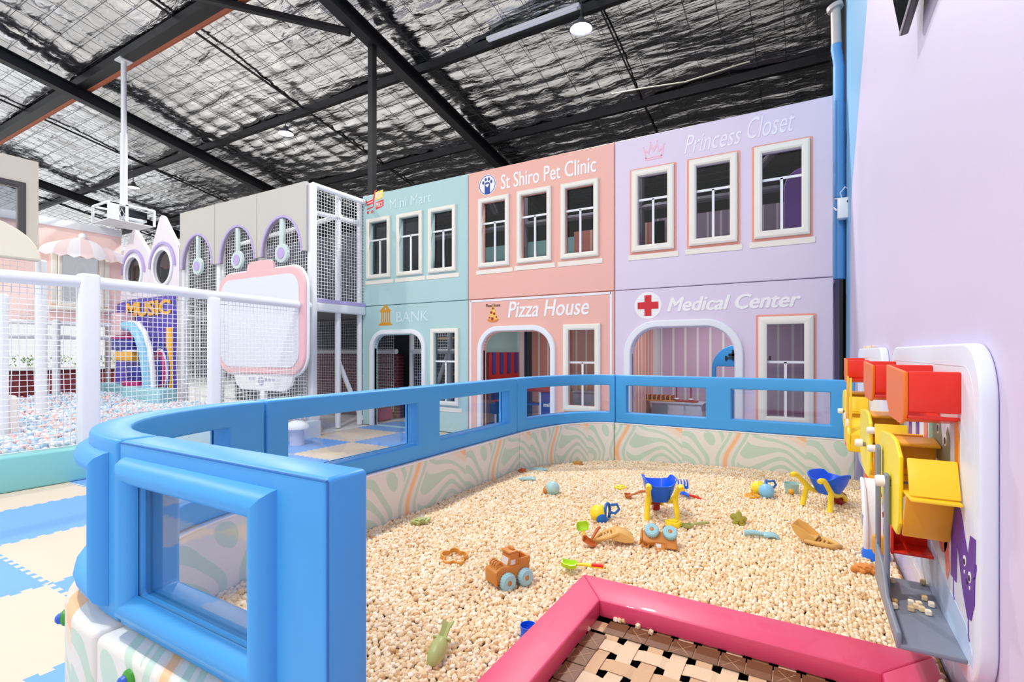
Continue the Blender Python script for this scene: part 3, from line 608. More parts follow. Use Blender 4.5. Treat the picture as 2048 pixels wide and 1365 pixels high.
# bank room: blue drop wall with pods
struct('wall_bank', G().box((XA+.1, YB_, 0), (XB-.06, YB_+.06, ZM-.1)), M('navy_wall', (42, 60, 98), .7), smooth=0)
bx0 = pY(866, 700, 9.6).x; t = thing('shelf_unit', 'blue and tan play shelf behind the bank window', 'shelf', (bx0+.5, 9.7, 0))
for i in range(6): obj('shelf', rbox((bx0-.1, 9.55, .5+i*.28), (bx0+1., 9.9, .56+i*.28), .008), (CBL, M('stall_navy', (26, 46, 104), .5), TAN)[i % 3], t, True)
for x in (bx0-.1, bx0+.97): obj('side', rbox((x, 9.55, 0), (x+.04, 9.9, 2.1), .006), CBL, t, True)
a = pY(820, 780, 9.7); t = thing('slide_seat', 'dark navy climbing ramp inside the bank doorway', 'ramp', (a.x, 9.7, 0))
obj('ramp', G().prism([(a.x-.25, 0), (a.x+.75, 0), (a.x+.75, 1.15), (a.x+.45, 1.15)], 9.5, 9.9, Matrix(((1,0,0,0),(0,0,1,0),(0,1,0,0),(0,0,0,1)))), M('stall_navy', (26, 46, 104), .5), t, True)
for i in range(4): obj('rung', rbox((a.x-.14+.15*i, 9.45, .25+.24*i), (a.x-.02+.15*i, 9.5, .29+.24*i), .005), WPLAST, t, True)

t = thing('bank_net', 'white net frame with posts and diagonal brace inside the bank doorway', 'net frame', (-7.4, 9.3, 0))
for x in (-8.2, -7.05): obj('post', G().cyl((x, 9.3, 0), (x, 9.3, 2.45), .06, 12), WHITEP, t, True)
obj('rail', G().cyl((-8.2, 9.3, 1.62), (-6.1, 9.3, 1.62), .06, 12), WHITEP, t, True); obj('brace', G().cyl((-7.1, 9.28, 1.55), (-7.75, 9.28, .08), .05, 12), WHITEP, t, True)
# ================================================================== BLOCK PIT: padded kerb, blue fence, blocks
def contour_mat():
    m = bpy.data.materials.new('contour_print'); m.use_nodes = True; nt = m.node_tree; b = nt.nodes['Principled BSDF']; b.inputs['Roughness'].default_value = .42
    L = nt.links.new; N = nt.nodes.new
    co = N('ShaderNodeTexCoord'); sp = N('ShaderNodeSeparateXYZ'); L(co.outputs['Object'], sp.inputs[0])
    ad = N('ShaderNodeMath'); ad.operation = 'ADD'; L(sp.outputs[0], ad.inputs[0]); L(sp.outputs[1], ad.inputs[1])
    ad2 = N('ShaderNodeMath'); ad2.operation = 'ADD'; ad2.inputs[1].default_value = 20.55; L(ad.outputs[0], ad2.inputs[0])
    mo = N('ShaderNodeMath'); mo.operation = 'MODULO'; mo.inputs[1].default_value = 1.2; L(ad2.outputs[0], mo.inputs[0])
    cb = N('ShaderNodeCombineXYZ'); L(mo.outputs[0], cb.inputs[0]); L(sp.outputs[2], cb.inputs[1]); cb.inputs[2].default_value = 3.37
    no = N('ShaderNodeTexNoise'); no.inputs['Scale'].default_value = 1.85; no.inputs['Detail'].default_value = .3; no.inputs['Distortion'].default_value = .15; L(cb.outputs[0], no.inputs['Vector'])
    CR, GR, PE, OR_ = (226, 224, 214), (192, 214, 194), (232, 214, 194), (240, 190, 140)
    r = ramp_const(nt, [(0, GR), (.27, CR), (.315, GR), (.355, CR), (.395, GR), (.435, CR), (.475, GR), (.515, CR), (.565, GR), (.60, CR), (.66, PE), (.715, OR_)])
    L(no.outputs['Fac'], r.inputs[0])
    def mth(op, a, b_=None, c=None):
        n = N('ShaderNodeMath'); n.operation = op
        for k, q in enumerate((a, b_, c)):
            if q is None: continue
            if isinstance(q, (int, float)): n.inputs[k].default_value = q
            else: L(q, n.inputs[k])
        return n.outputs[0]
    wob = mth('SINE', mth('MULTIPLY_ADD', sp.outputs[2], 8.0, 1.4)); q = mth('ABSOLUTE', mth('SUBTRACT', mo.outputs[0], mth('MULTIPLY_ADD', wob, .075, .52)))
    r2 = ramp_const(nt, [(0, OR_), (.017, PE), (.034, CR), (.062, GR), (.095, CR)]); L(q, r2.inputs[0])
    mx = N('ShaderNodeMix'); mx.data_type = 'RGBA'; L(mth('LESS_THAN', q, .118), mx.inputs[0]); L(r.outputs[0], mx.inputs[6]); L(r2.outputs[0], mx.inputs[7]); L(mx.outputs[2], b.inputs['Base Color'])
    MATS['contour'] = m; return m
PAT = contour_mat()
T_ = .12; ZB0, ZF0, ZF1 = 0.0, .757, 1.327; ZW0, ZW1 = .877, 1.203
NA = (-1.84, 1.76, .78, .90); BA = (-1.99, 4.62, .63, 1.26)
def m_front(s, n): return (s, .86-n)
def m_near(s, n): return (NA[0]-(NA[2]+n)*abs(math.sin(s))**.87, NA[1]-(NA[3]+n)*abs(math.cos(s))**.87)
def m_left(s, n): return (-2.62-n, s)
def m_back_arc(s, n): a = pi-s; return (BA[0]+(BA[2]+n)*math.cos(a), BA[1]+(BA[3]+n)*math.sin(a))
def m_back(s, n): return (s, 5.88+n)
SECT = [  # name of run, map, start, end, windows, subdivision, labels
 (m_front, -1.836, -.89, [(-1.715, -1.14)], 1e9, 'blue padded fence panel with framed clear window nearest the camera', 'pale contour-print kerb block under the nearest blue fence panel'),
 (m_near, .004, pi/2-.002, [(.13, 1.38)], .12, 'curved blue padded fence corner beside the left foam mats', 'curved contour-print kerb corner beside the left foam mats with a climbing knob'),
 (m_left, 1.764, 4.616, [(1.907, 3.05), (3.324, 4.48)], 1e9, 'long blue padded fence panel facing the net tower, with two windows', 'long contour-print kerb block under the two-window left fence'),
 (m_back_arc, .003, pi/2-.003, [(.16, 1.46)], .1, 'curved blue padded fence corner in front of the pizza shop', 'curved contour-print kerb corner in front of the pizza shop'),
 (m_back, -1.986, .405, [(-1.855, -.959), (-.704, .204)], 1e9, 'straight blue padded fence panel in front of the medical shop', 'straight contour-print kerb block in front of the medical shop'),
]
RP = [(0, 0), (0, .008), (.12, .026), (.3, .038), (.55, .042), (.8, .034), (.95, .014), (1, 0)]
for fm, s0, s1, wins, ds, lab, labk in SECT:
    sb = [s0]+[x for w in wins for x in w]+[s1]
    mid = fm((s0+s1)/2, .06)
    t = thing('fence_panel', lab, 'fence', (mid[0], mid[1], ZF0), group='blue fence around the block pit')
    obj('padded_frame', slab(fm, sb, [ZF0, ZW0, ZW1, ZF1], lambda i, j: not (j == 1 and i % 2 == 1), 0, T_, ds, .014, 3), BLUE, t, True, 40)
    for (a, b) in wins:
        k = 1 if ds > 1 else 10; P = []
        for i in range(k+1):
            x, y = fm(a+(b-a)*i/k, .10); P += [(x, y, ZW0), (x, y, ZW1)]
        obj('clear_pane', G().add(P, [(2*i, 2*i+2, 2*i+3, 2*i+1) for i in range(k)]), FILM, t, True)
        w = .078 if ds > 1 else .08
        for g in frame_sides(lambda s, z, n: (*fm(s, T_+n), z), a, ZW0, b, ZW1, [(q*(w if True else 0), h) for q, h in RP], ds):
            if fm is m_back: continue
            obj('padding_roll', g, BLUE, t, True, 40)
    if fm is m_front:
        SEAM = M('seam_blue', (40, 116, 186), .5)
        obj('seam', G().tube([(-1.83, .742, ZF1-.006), (-.893, .742, ZF1-.006)], .003, 6), SEAM, t, True); obj('seam', G().tube([(-.893, .743, ZF0+.01), (-.893, .743, ZF1-.008)], .003, 6), SEAM, t, True)
    kt = thing('kerb_block', labk, 'kerb', (mid[0], mid[1], 0), group='contour-print kerb around the block pit')
    kb = obj('padded_body', slab(fm, [s0, s1], [ZB0, ZF0-.003], lambda i, j: True, -.028, .182, ds if ds < 1 else .5, .022, 3), PAT, kt, True, 40)
    obj('highlight_strip', slab(fm, [s0+.002, s1-.002], [ZF0-.014, ZF0-.001], lambda i, j: True, -.031, -.002, ds if ds < 1 else .5, .004, 2), WHITEP, kt, True, 40)  # white strip painting the lamp highlight along the kerb's inner top edge
    if fm in (m_front, m_near):
        s, zz = ((-1.615, .695), (.42, .655))[fm is m_near]
        x, y = fm(s, .178); x2, y2 = fm(s, .3); d = Vector((x2-x, y2-y, 0)).normalized()
        rot = Matrix.Translation((x, y, zz)) @ d.to_track_quat('Z', 'Y').to_matrix().to_4x4() @ Matrix.Scale(.56, 4)
        kn_ = thing('climbing_knob', 'half green half blue round knob on the kerb '+('under the nearest fence panel' if fm is m_front else 'at the far left curve'), 'knob', (x, y, zz))
        obj('green_half', G().lathe([(.052, 0), (.05, .02), (.036, .033), (.0, .036)], 20, rot), M('knob_green', (60, 150, 40), .4), kn_, True)
        obj('blue_half', G().lathe([(.034, .034), (.03, .05), (.016, .062), (0, .065)], 20, rot), M('knob_blue', (40, 96, 200), .4), kn_, True)
# ---- base under the blocks
def inside(x, y):
    ok = (x > -2.585) & (x < .44) & (y > .885) & (y < 5.845)
    ok &= ~((x < NA[0]) & (y < NA[1]) & (np.abs((x-NA[0])/.745)**2.3+np.abs((y-NA[1])/.865)**2.3 > 1))
    ok &= ~((x < BA[0]) & (y > BA[1]) & (((x-BA[0])/.595)**2+((y-BA[1])/1.225)**2 > 1))
    ok &= ~((x > -.985) & (y < 2.44)); return ok
def sand_z(x, y):
    return .372-.085*np.exp(-(((x+2.2)/1.0)**2+((y-5.7)/.9)**2))+.012*np.sin(2.1*x+1.3*y)*np.sin(1.7*y-.8*x)+.007*np.sin(5.3*x+2*np.sin(3*y))*np.sin(4.7*y)+.010*np.exp(-((x+2.5)/.35)**2)
def sz(x, y): return float(sand_z(np.float64(x), np.float64(y)))
def sp_(u, v):                                   # point on the blocks' surface under a pixel
    z = .37
    for _ in range(4): p = pZ(u, v, z); z = sz(p.x, p.y)+.006
    return pZ(u, v, z)
st_ = .06; gx, gy = np.meshgrid(np.arange(-2.66, .46, st_), np.arange(.86, 5.94, st_), indexing='ij')
gz = sand_z(gx, gy)-.016; nx, ny = gx.shape; I = np.arange(nx*ny).reshape(nx, ny)
cxm, cym = gx[:-1, :-1]+st_/2, gy[:-1, :-1]+st_/2
keep = ~((cxm > -.97) & (cym < 2.42))
keep &= ~((cxm < NA[0]) & (cym < NA[1]) & (np.abs((cxm-NA[0])/.84)**2.3+np.abs((cym-NA[1])/.96)**2.3 > 1)); keep &= ~((cxm < BA[0]) & (cym > BA[1]) & (((cxm-BA[0])/.69)**2+((cym-BA[1])/1.32)**2 > 1))
f = np.stack([I[:-1, :-1], I[1:, :-1], I[1:, 1:], I[:-1, 1:]], -1)[keep]
g = G(); g.v = np.stack([gx, gy, gz], -1).reshape(-1, 3).tolist(); g.f = f.tolist(); g.m = [0]*len(g.f)
def wood_mat():
    m = bpy.data.materials.new('block_wood'); m.use_nodes = True; nt = m.node_tree; b = nt.nodes['Principled BSDF']; b.inputs['Roughness'].default_value = .55
    L = nt.links.new; N = nt.nodes.new
    at = N('ShaderNodeAttribute'); at.attribute_name = 'tone'; oi = N('ShaderNodeObjectInfo')
    ad = N('ShaderNodeMath'); ad.operation = 'ADD'; L(at.outputs['Fac'], ad.inputs[0]); L(oi.outputs['Random'], ad.inputs[1])
    fr = N('ShaderNodeMath'); fr.operation = 'FRACT'; L(ad.outputs[0], fr.inputs[0])
    r = ramp_const(nt, [(0, (210, 164, 108)), (.12, (232, 200, 152)), (.5, (240, 216, 178)), (.85, (247, 230, 200)), (1, (251, 240, 218))], 'LINEAR')
    L(fr.outputs[0], r.inputs[0]); L(r.outputs[0], b.inputs['Base Color']); return m
WOOD = wood_mat(); UNDER = M('block_bed', (150, 108, 64), .8)
bed = obj('block_bed', g, UNDER); tag(bed, 'packed bed of wooden blocks filling the pit below the loose top layer', 'blocks', kind='stuff')
def chamfer_cube(h, c):
    g = G().box((-h, -h, -h), (h, h, h)).bevel(c, 1, 30); return g
CUBE = chamfer_cube(.0094, .0030); CUBE0 = G().box((-.0088, -.0088, -.0088), (.0088, .0088, .0088))
def rand_rot(n):
    q = rng.standard_normal((n, 4)); q /= np.linalg.norm(q, axis=1)[:, None]; w, x, y, z = q.T
    return np.stack([1-2*(y*y+z*z), 2*(x*y-z*w), 2*(x*z+y*w), 2*(x*y+z*w), 1-2*(x*x+z*z), 2*(y*z-x*w), 2*(x*z-y*w), 2*(y*z+x*w), 1-2*(x*x+y*y)], -1).reshape(n, 3, 3)
def scatter_mesh(name, parts, mat, smooth=False):
    """one mesh out of many copies: parts = [(G, positions, rotations, tone)]"""
    V, LI, LS, TO = [], [], [], []; vo = 0; lo = 0
    for g, P, R, tone in parts:
        gv = np.array(g.v); n = len(P)
        v = (np.einsum('nij,kj->nki', R, gv) if R is not None else np.repeat(gv[None], n, 0))+P[:, None, :]
        V.append(v.reshape(-1, 3)); TO.append(np.repeat(tone, len(gv)))
        li = np.array([i for f in g.f for i in f]); ls = np.cumsum([0]+[len(f) for f in g.f[:-1]])
        LI.append((li[None]+(np.arange(n)*len(gv))[:, None]).reshape(-1)+vo); LS.append((ls[None]+(np.arange(n)*len(li))[:, None]).reshape(-1)+lo)
        vo += n*len(gv); lo += n*len(li)
    V, LI, LS, TO = map(np.concatenate, (V, LI, LS, TO))
    me = bpy.data.meshes.new(name); me.vertices.add(len(V)); me.vertices.foreach_set('co', V.astype(np.float32).reshape(-1))
    me.loops.add(len(LI)); me.loops.foreach_set('vertex_index', LI.astype(np.int32)); me.polygons.add(len(LS)); me.polygons.foreach_set('loop_start', LS.astype(np.int32))
    me.update(calc_edges=True); a = me.attributes.new('tone', 'FLOAT', 'POINT'); a.data.foreach_set('value', TO.astype(np.float32))
    me.materials.append(mat)
    if smooth: me.polygons.foreach_set('use_smooth', np.ones(len(LS), bool))
    me.update(); return me
s_ = .0186; px, py = np.meshgrid(np.arange(-2.6, .45, s_), np.arange(.88, 5.86, s_), indexing='ij')
px = (px+rng.uniform(-.006, .006, px.shape)).ravel(); py = (py+rng.uniform(-.006, .006, py.shape)).ravel()
k = inside(px, py); px, py = px[k], py[k]; pz = sand_z(px, py)+rng.uniform(-.007, .006, len(px))
R = rand_rot(len(px)); tone = rng.random(len(px))*.999
dep = -ST*px+CT*py; uu = CX+FPX*(CT*px+ST*py)/np.maximum(dep, .1); vv = HV-FPX*(pz-EYE)/np.maximum(dep, .1)
front_pad = CX+FPX*(CT*-1.0+ST*py)/np.maximum(-ST*-1.0+CT*py, .1)
vis = (uu > 726) & (vv < 1362) & (vv > 0) & (dep > .5) & (px < -1.02)
order = np.argsort(np.where(vis, dep, 99)); near = order[:300]; mask = np.ones(len(px), bool); mask[near] = False
fr_ = dep[mask] < 4.2; idx = np.where(mask)[0]; A, B = idx[fr_], idx[~fr_]
P3 = np.stack([px, py, pz], -1)
me = scatter_mesh('wooden_blocks', [(CUBE, P3[A], R[A], tone[A]), (CUBE0, P3[B], R[B], tone[B])], WOOD)
heap = bpy.data.objects.new('wooden_blocks', me); COL.objects.link(heap); tag(heap, 'thousands of small pale wooden blocks filling the play pit', 'blocks', kind='stuff')
cube_me = CUBE.mesh('wooden_block', WOOD, 0)
def block(p, rot=None, label=None, group=None):
    o = bpy.data.objects.new('wooden_block', cube_me); COL.objects.link(o)
    if rot is None: rot = rand_rot(1)[0]
    o.matrix_world = Matrix.Translation(Vector(p)) @ Matrix([list(r) for r in rot]).to_4x4()
    return tag(o, label, 'block', group)
for i in near: block(P3[i], R[i], 'small pale wooden block in the top layer of the pit before the nearest fence end', 'top-layer wooden blocks nearest the camera')
# ---- red-padded woven trampoline
TZ = .45
t = thing('trampoline', 'pink-red padded square trampoline with a woven tan mat', 'trampoline', (-.29, 1.6, .33))
RED = M('red_vinyl', (226, 74, 114), .42, bump=.06, bscale=6, coat=.3)
X0, X1, Y0, Y1 = -1.0, .415, .56, 2.457; x0, x1, y0, y1 = -.83, .235, .73, 2.237
for nm, poly in (('back', [(X0, Y1), (X1, Y1), (x1, y1), (x0, y1)]), ('left', [(X0, Y0), (X0, Y1), (x0, y1), (x0, y0)]), ('right', [(x1, y0), (x1, y1), (X1, Y1), (X1, Y0)]), ('front', [(X0, Y0), (x0, y0), (x1, y0), (X1, Y0)])):
    cx_, cy_ = sum(p[0] for p in poly)/4, sum(p[1] for p in poly)/4
    obj('pad', G().prism(poly, TZ-.08, TZ).bevel(.008, 3, 50), RED, t, True, 50)
obj('base', G().box((x0-.1, y0-.1, .30), (x1+.1, y1+.1, .325)).box((X0+.02, Y0+.02, .0), (X0+.05, Y1-.02, TZ-.081)).box((X0+.02, Y1-.05, .0), (X1-.02, Y1-.02, TZ-.081)), BLACKW, t, True)
TAN1 = M('web_tan', (206, 166, 126), .6, bump=.15, bscale=90, var=.04); TAN2 = M('web_light', (222, 192, 158), .6, bump=.15, bscale=90, var=.04); DBR = M('web_brown', (120, 80, 50), .5, var=.08); STI = M('stitch', (196, 160, 120), .6)
ZWv = .364; cX = [-.682+.0475+.095*k for k in range(-2, 10)]; cY = [2.105+.0625-.125*k for k in range(-1, 12)]
def ribbon(fixed, along, w, axis, par, m):
    pts = []; n = len(along)
    for k, c in enumerate(along):
        h = .0019 if (k+par) % 2 == 0 else -.0019
        st = abs(along[1]-along[0])*  .40*(1 if along[1] > along[0] else -1)
        pts += [(c-st, h), (c+st, h)]
    P = []
    for q, h in pts:
        for zz in (-.0008, .0008):
            for d in (-w, w): P.append((q, fixed+d, ZWv+h+zz) if axis == 0 else (fixed+d, q, ZWv+h+zz))
    fs = []
    for i in range(len(pts)-1):
        a, b = i*4, i*4+4; fs += [(a+2, a+3, b+3, b+2), (a, b, b+1, a+1), (a, a+2, b+2, b), (a+1, b+1, b+3, a+3)]
    return obj('web_strip', G().add(P, fs), m, t, True, 0)
for k, y in enumerate(cY[1:]):
    if y > .8: ribbon(y, [c for c in cX if c > -.84], .039, 0, k, TAN2 if k % 2 else TAN1)
for k, x in enumerate(cX):
    if -.82 < x < .22: ribbon(x, cY, .0305, 1, k, TAN1 if k % 2 else TAN2)
for k, x in enumerate(cX):
    if -.82 < x < .22 and k % 1 == 0:
        yy = cY[1]; o = obj('edge_patch', rbox((x-.045, yy-.045, ZWv+.0035), (x+.045, yy+.06, ZWv+.006), .001, 1), DBR, t, True)
        if k % 2 == 0: obj('stitching', G().tube([(x-.03, yy-.035, ZWv+.0062), (x+.03, yy+.04, ZWv+.0062)], .0012, 4).tube([(x+.03, yy-.035, ZWv+.0062), (x-.03, yy+.04, ZWv+.0062)], .0012, 4), STI, o, True, 0)
for k, y in enumerate(cY[2:]):
    if y > .8:
        xx = -.785; o = obj('edge_patch', rbox((xx-.045, y-.060, ZWv+.0035), (xx+.036, y+.060, ZWv+.006), .001, 1), DBR, t, True)
        obj('stitching', G().tube([(xx-.035, y-.035, ZWv+.0062), (xx+.03, y+.035, ZWv+.0062)], .0012, 4).tube([(xx+.03, y-.035, ZWv+.0062), (xx-.035, y+.035, ZWv+.0062)], .0012, 4), STI, o, True, 0)
for u, v in ((1211, 1228), (1190, 1232), (1185, 1238), (1176, 1256), (1231, 1238), (1240, 1240), (1247, 1241), (1276, 1251), (1302, 1263)):
    p = pZ(u, v, ZWv+.02); block((p.x, p.y, ZWv+.0158), None, 'stray wooden block in the back corner of the woven trampoline mat', 'stray blocks on the trampoline')
p = pZ(1884, 1352, .47); block((.405, 2.25, .461), None, 'stray wooden block on the right pad of the trampoline')
# ================================================================== NET TOWER, BALL PIT, FAR PLAY HOUSES
NETM = M('net_white', (232, 234, 236), .6)
def net(f, a0, a1, b0, b1, cell=.068, r=.005, sag=.006):
    """knotted net: strands both ways; f(a, b, n) -> point"""
    g = G(); na = int((a1-a0)/cell); nb = int((b1-b0)/cell)
    def strand(P):
        n = len(P); vs = []
        for p in P: vs += [p[0], p[1], p[2]]
        g.add(vs, [(3*i+j, 3*i+(j+1) % 3, 3*i+3+(j+1) % 3, 3*i+3+j) for i in range(n-1) for j in range(3)])
    for i in range(na+1):
        a = a0+(a1-a0)*i/na; P = []
        for k in range(7):
            b = b0+(b1-b0)*k/6; w = sag*math.sin(k*2.1+i*1.3); P.append([f(a+w+r, b, 0), f(a+w-r*.5, b, r), f(a+w-r*.5, b, -r)])
        strand(P)
    for j in range(nb+1):
        b = b0+(b1-b0)*j/nb; P = []
        for k in range(7):
            a = a0+(a1-a0)*k/6; w = sag*math.sin(k*1.7+j*.9)-.5*sag*math.sin(pi*k/6); P.append([f(a, b+w+r, 0), f(a, b+w-r*.5, r), f(a, b+w-r*.5, -r)])
        strand(P)
    return g
fY = lambda Y: (lambda a, b, n: (a, Y+n, b)); fXn = lambda X: (lambda a, b, n: (X+n, a, b))
YT, XT, ZTT = 6.57, -8.45, 4.96
tw = thing('net_tower', 'white net climbing tower with clock arches beside the mint shop fronts', 'play tower', (-10.8, 7.2, 0))
XP = [-8.47, -10.05, -11.62, -13.1]; XCn = [-9.25, -10.78, -12.36]
PURT = M('purple_trim', (190, 174, 222), .5); MINTC = M('mint_clock', (206, 222, 220), .45); TOWC = M('tower_cream', (200, 196, 188), .5, bump=.06, bscale=6)
for i in range(3):
    x1, x0 = XP[i], XP[i+1]; xc = XCn[i]; a, h = .62, .74
    arch = [(xc+a*math.cos(w), 3.6+h*math.sin(w)) for w in np.linspace(0, pi, 17)]
    out = [(x0+.01, 3.6), (x0+.01, ZTT), (x1-.01, ZTT), (x1-.01, 3.6)]+arch
    p = obj('arch_panel', plate([out[::-1]], .08, .012).xf(Matrix.Translation((0, YT, 0)) @ XZ), TOWC, tw, True)
    ring = [(xc+(a+.05)*math.cos(w), 3.6+(h+.05)*math.sin(w)) for w in np.linspace(0, pi, 17)]
    obj('purple_edge', plate([ring+arch[::-1]], .09, .004).xf(Matrix.Translation((0, YT-.006, 0)) @ XZ), PURT, p, True)
    c = thing('pendulum', None, None); c.parent = tw; c.location = Vector((xc, YT, 3.6))-tw.location
    obj('rod', rbox((xc-.055, YT-.03, 3.72), (xc+.055, YT+.03, 3.6+h-.01), .01), MINTC, c, True)
    obj('disc', plate([circle(xc, 3.62, .2, 28)], .07, .012).xf(Matrix.Translation((0, YT, 0)) @ XZ), MINTC, c, True)
    obj('clock_face', plate([circle(xc, 3.62, .115, 24)], .012).xf(Matrix.Translation((0, YT-.04, 0)) @ XZ), PURT, c, True)
for x in (-8.45, -10.05, -11.62, -13.15): obj('post', rbox((x-.07, YT+.03, 0), (x+.07, YT+.17, ZTT-.02), .03, 3), WHITEP, tw, True)
for y in (7.4, 8.0): obj('post', G().cyl((XT-.12, y, 0), (XT-.12, y, ZTT-.05), .06, 12), WHITEP, tw, True)
obj('rail', G().cyl((XT, YT+.1, ZTT-.04), (XT, 8.02, ZTT-.04), .055, 12), WHITEP, tw, True); obj('rail', G().cyl((XT-.1, YT+.1, ZTT-.55), (XT-.1, 8.02, ZTT-.5), .05, 12), WHITEP, tw, True)
obj('rail', G().cyl((-13.1, YT+1.4, ZTT-.5), (XT, YT+.8, ZTT-.5), .05, 12), WHITEP, tw, True)
obj('deck_beam', rbox((XT-.09, YT+.05, 2.42), (XT+.03, 8.05, 2.6), .03, 3), WHITEP, tw, True); obj('purple_strip', rbox((XT-.02, YT+.1, 2.6), (XT+.015, 8.05, 2.68), .004, 1), PURT, tw, True)
obj('deck_floor', G().box((-13.1, YT+.2, 2.44), (XT-.1, 10, 2.52)), M('deck_grey', (120, 118, 122), .6), tw, True)
obj('brace', G().cyl((XT-.18, 7.42, 1.5), (XT-.1, 8.05, .1), .05, 12), WHITEP, tw, True); pass
obj('rail', G().cyl((-12, 9.1, 1.62), (-8.5, 9.1, 1.62), .06, 12), WHITEP, tw, True)
for nm, g in (('front', net(fY(YT+.09), -13.1, XT, .4, 4.45)), ('side', net(fXn(XT), YT+.1, 8.03, 2.68, ZTT-.05)), ('under', net(fY(9.0), -12, -8.5, .2, 2.4))):
    o = obj('net', g, NETM, tw, True, 0); o['kind'] = 'stuff'
DARKW = M('tower_shade', (56, 60, 72), .8, var=.2)
struct('wall_tower_shade', G().box((-16.6, 10.0, 0), (XA, 10.06, ZTT)), DARKW, smooth=0)  # added dark sheet standing in for the shade inside the tower
def brick_mat():
    m = bpy.data.materials.new('soft_brick'); m.use_nodes = True; nt = m.node_tree; b = nt.nodes['Principled BSDF']
    co = nt.nodes.new('ShaderNodeTexCoord'); mp = nt.nodes.new('ShaderNodeMapping'); mp.inputs['Rotation'].default_value = (pi/2, 0, 0); mp.inputs['Scale'].default_value = (1, 1, 1); nt.links.new(co.outputs['Object'], mp.inputs[0])
    br = nt.nodes.new('ShaderNodeTexBrick'); br.inputs['Scale'].default_value = 3.2; br.inputs['Color1'].default_value = lin((112, 42, 50)); br.inputs['Color2'].default_value = lin((92, 34, 42)); br.inputs['Mortar'].default_value = lin((150, 110, 112)); br.inputs['Mortar Size'].default_value = .018
    nt.links.new(mp.outputs[0], br.inputs[0]); nt.links.new(br.outputs[0], b.inputs['Base Color']); return m
solo('soft_wall', G().box((-12, 9.2, 0), (-8.55, 9.4, 1.55)), brick_mat(), 'maroon soft-play wall with printed bricks under the net tower', 'soft wall')
solo('soft_cushion', rbox((-9.1, 8.5, 0), (-8.5, 9.0, .28), .06, 3), M('cushion_pink', (196, 70, 120), .5), 'magenta soft-play cushion on the mats under the net tower', 'cushion')
# ---- big board on the tower front
bd = thing('activity_board', 'large white activity board with rounded pink frame in front of the tower', 'board', (-9.8, 6.3, .42))
PINKF = M('pink_frame', (238, 190, 192), .45); BOARDW = M('board_white', (226, 230, 240), .3)
bx0, bx1, bz0, bz1 = pY(440, 700, 6.3).x, pY(613, 700, 6.3).x, 1.16, 3.26
o = obj('frame', plate([rrect(bx0, bz0, bx1, bz1, .42, 8)], .09, .03, 3).xf(Matrix.Translation((0, 6.3, 0)) @ XZ), PINKF, bd, True)
tx0, tx1 = pY(495, 700, 6.3).x, pY(549, 700, 6.3).x
obj('handle_tab', plate([rrect(tx0, bz1-.25, tx1, bz1+.2, .18, 6)], .085, .03, 3).xf(Matrix.Translation((0, 6.31, 0)) @ XZ), PINKF, bd, True)
obj('white_rim', plate([rrect(bx0-.035, bz0-.035, bx1+.035, bz1+.035, .45, 8)], .05, .015).xf(Matrix.Translation((0, 6.33, 0)) @ XZ), WHITEP, bd, True)
obj('panel', plate([rrect(bx0+.13, bz0+.14, bx1-.15, bz1-.14, .32, 8)], .02, .004).xf(Matrix.Translation((0, 6.25, 0)) @ XZ), BOARDW, bd, True)
qx0, qx1 = pY(466, 700, 6.3).x, pY(588, 700, 6.3).x
obj('control_panel', plate([[(qx0, bz0+.02), (qx0+.1, bz0-.22), (qx0+.3, bz0-.34), (qx1-.3, bz0-.34), (qx1-.1, bz0-.22), (qx1, bz0+.02)]], .07, .02).xf(Matrix.Translation((0, 6.33, 0)) @ XZ), WHITEP, bd, True)
BTN = M('button_grey', (186, 186, 204), .4); qc = (qx0+qx1)/2
obj('speaker', plate([circle(qc-.02, bz0-.14, .085, 20)], .02).xf(Matrix.Translation((0, 6.29, 0)) @ XZ), BTN, bd, True)
for dx in (-.38, -.26, .14, .26, .38): obj('button', plate([rrect(qc+dx-.03, bz0-.13, qc+dx+.03, bz0-.07, .01, 2)], .02).xf(Matrix.Translation((0, 6.29, 0)) @ XZ), BTN, bd, True)
obj('stem', rbox((qc-.07, 6.3, .42), (qc+.07, 6.38, bz0-.3), .01), WHITEP, bd, True)
# ---- ball pit enclosure
XN = -7.93
bp = thing('ball_pit_fence', 'white padded post and rail fence with net along the ball pit', 'fence', (XN, 3.5, .42))
obj('rail', G().cyl((XN, -1.5, 2.38), (XN, 2.8, 2.49), .075, 16), WHITEP, bp, True); obj('rail', G().cyl((XN, 2.95, 2.5), (-8.33, 6.5, 2.5), .075, 16), WHITEP, bp, True)
obj('post', rbox((XN-.1, 2.76, .35), (XN+.09, 2.97, 2.6), .035, 3), WHITEP, bp, True); obj('post', rbox((XN-.16, 4.42, .35), (XN-.02, 4.58, 2.46), .03, 3), WHITEP, bp, True)
o = obj('net', net(lambda a, b, n: (XN-.03+n-max(0, a-2.95)*.11, a, b), -1.2, 6.45, .44, 2.44, .068, .0048), NETM, bp, True, 0); o['kind'] = 'stuff'
solo('padded_kerb', rbox((-8.13, -1.5, 0), (-7.83, 2.84, .41), .03, 3), TEAL, 'teal padded kerb along the front of the ball pit', 'kerb')
solo('padded_kerb', rbox((-8.15, 2.98, 0), (-7.95, 4.72, .41), .03, 3), M('pale_teal', (196, 226, 228), .4), 'pale teal padded kerb seen through the curved fence window', 'kerb')
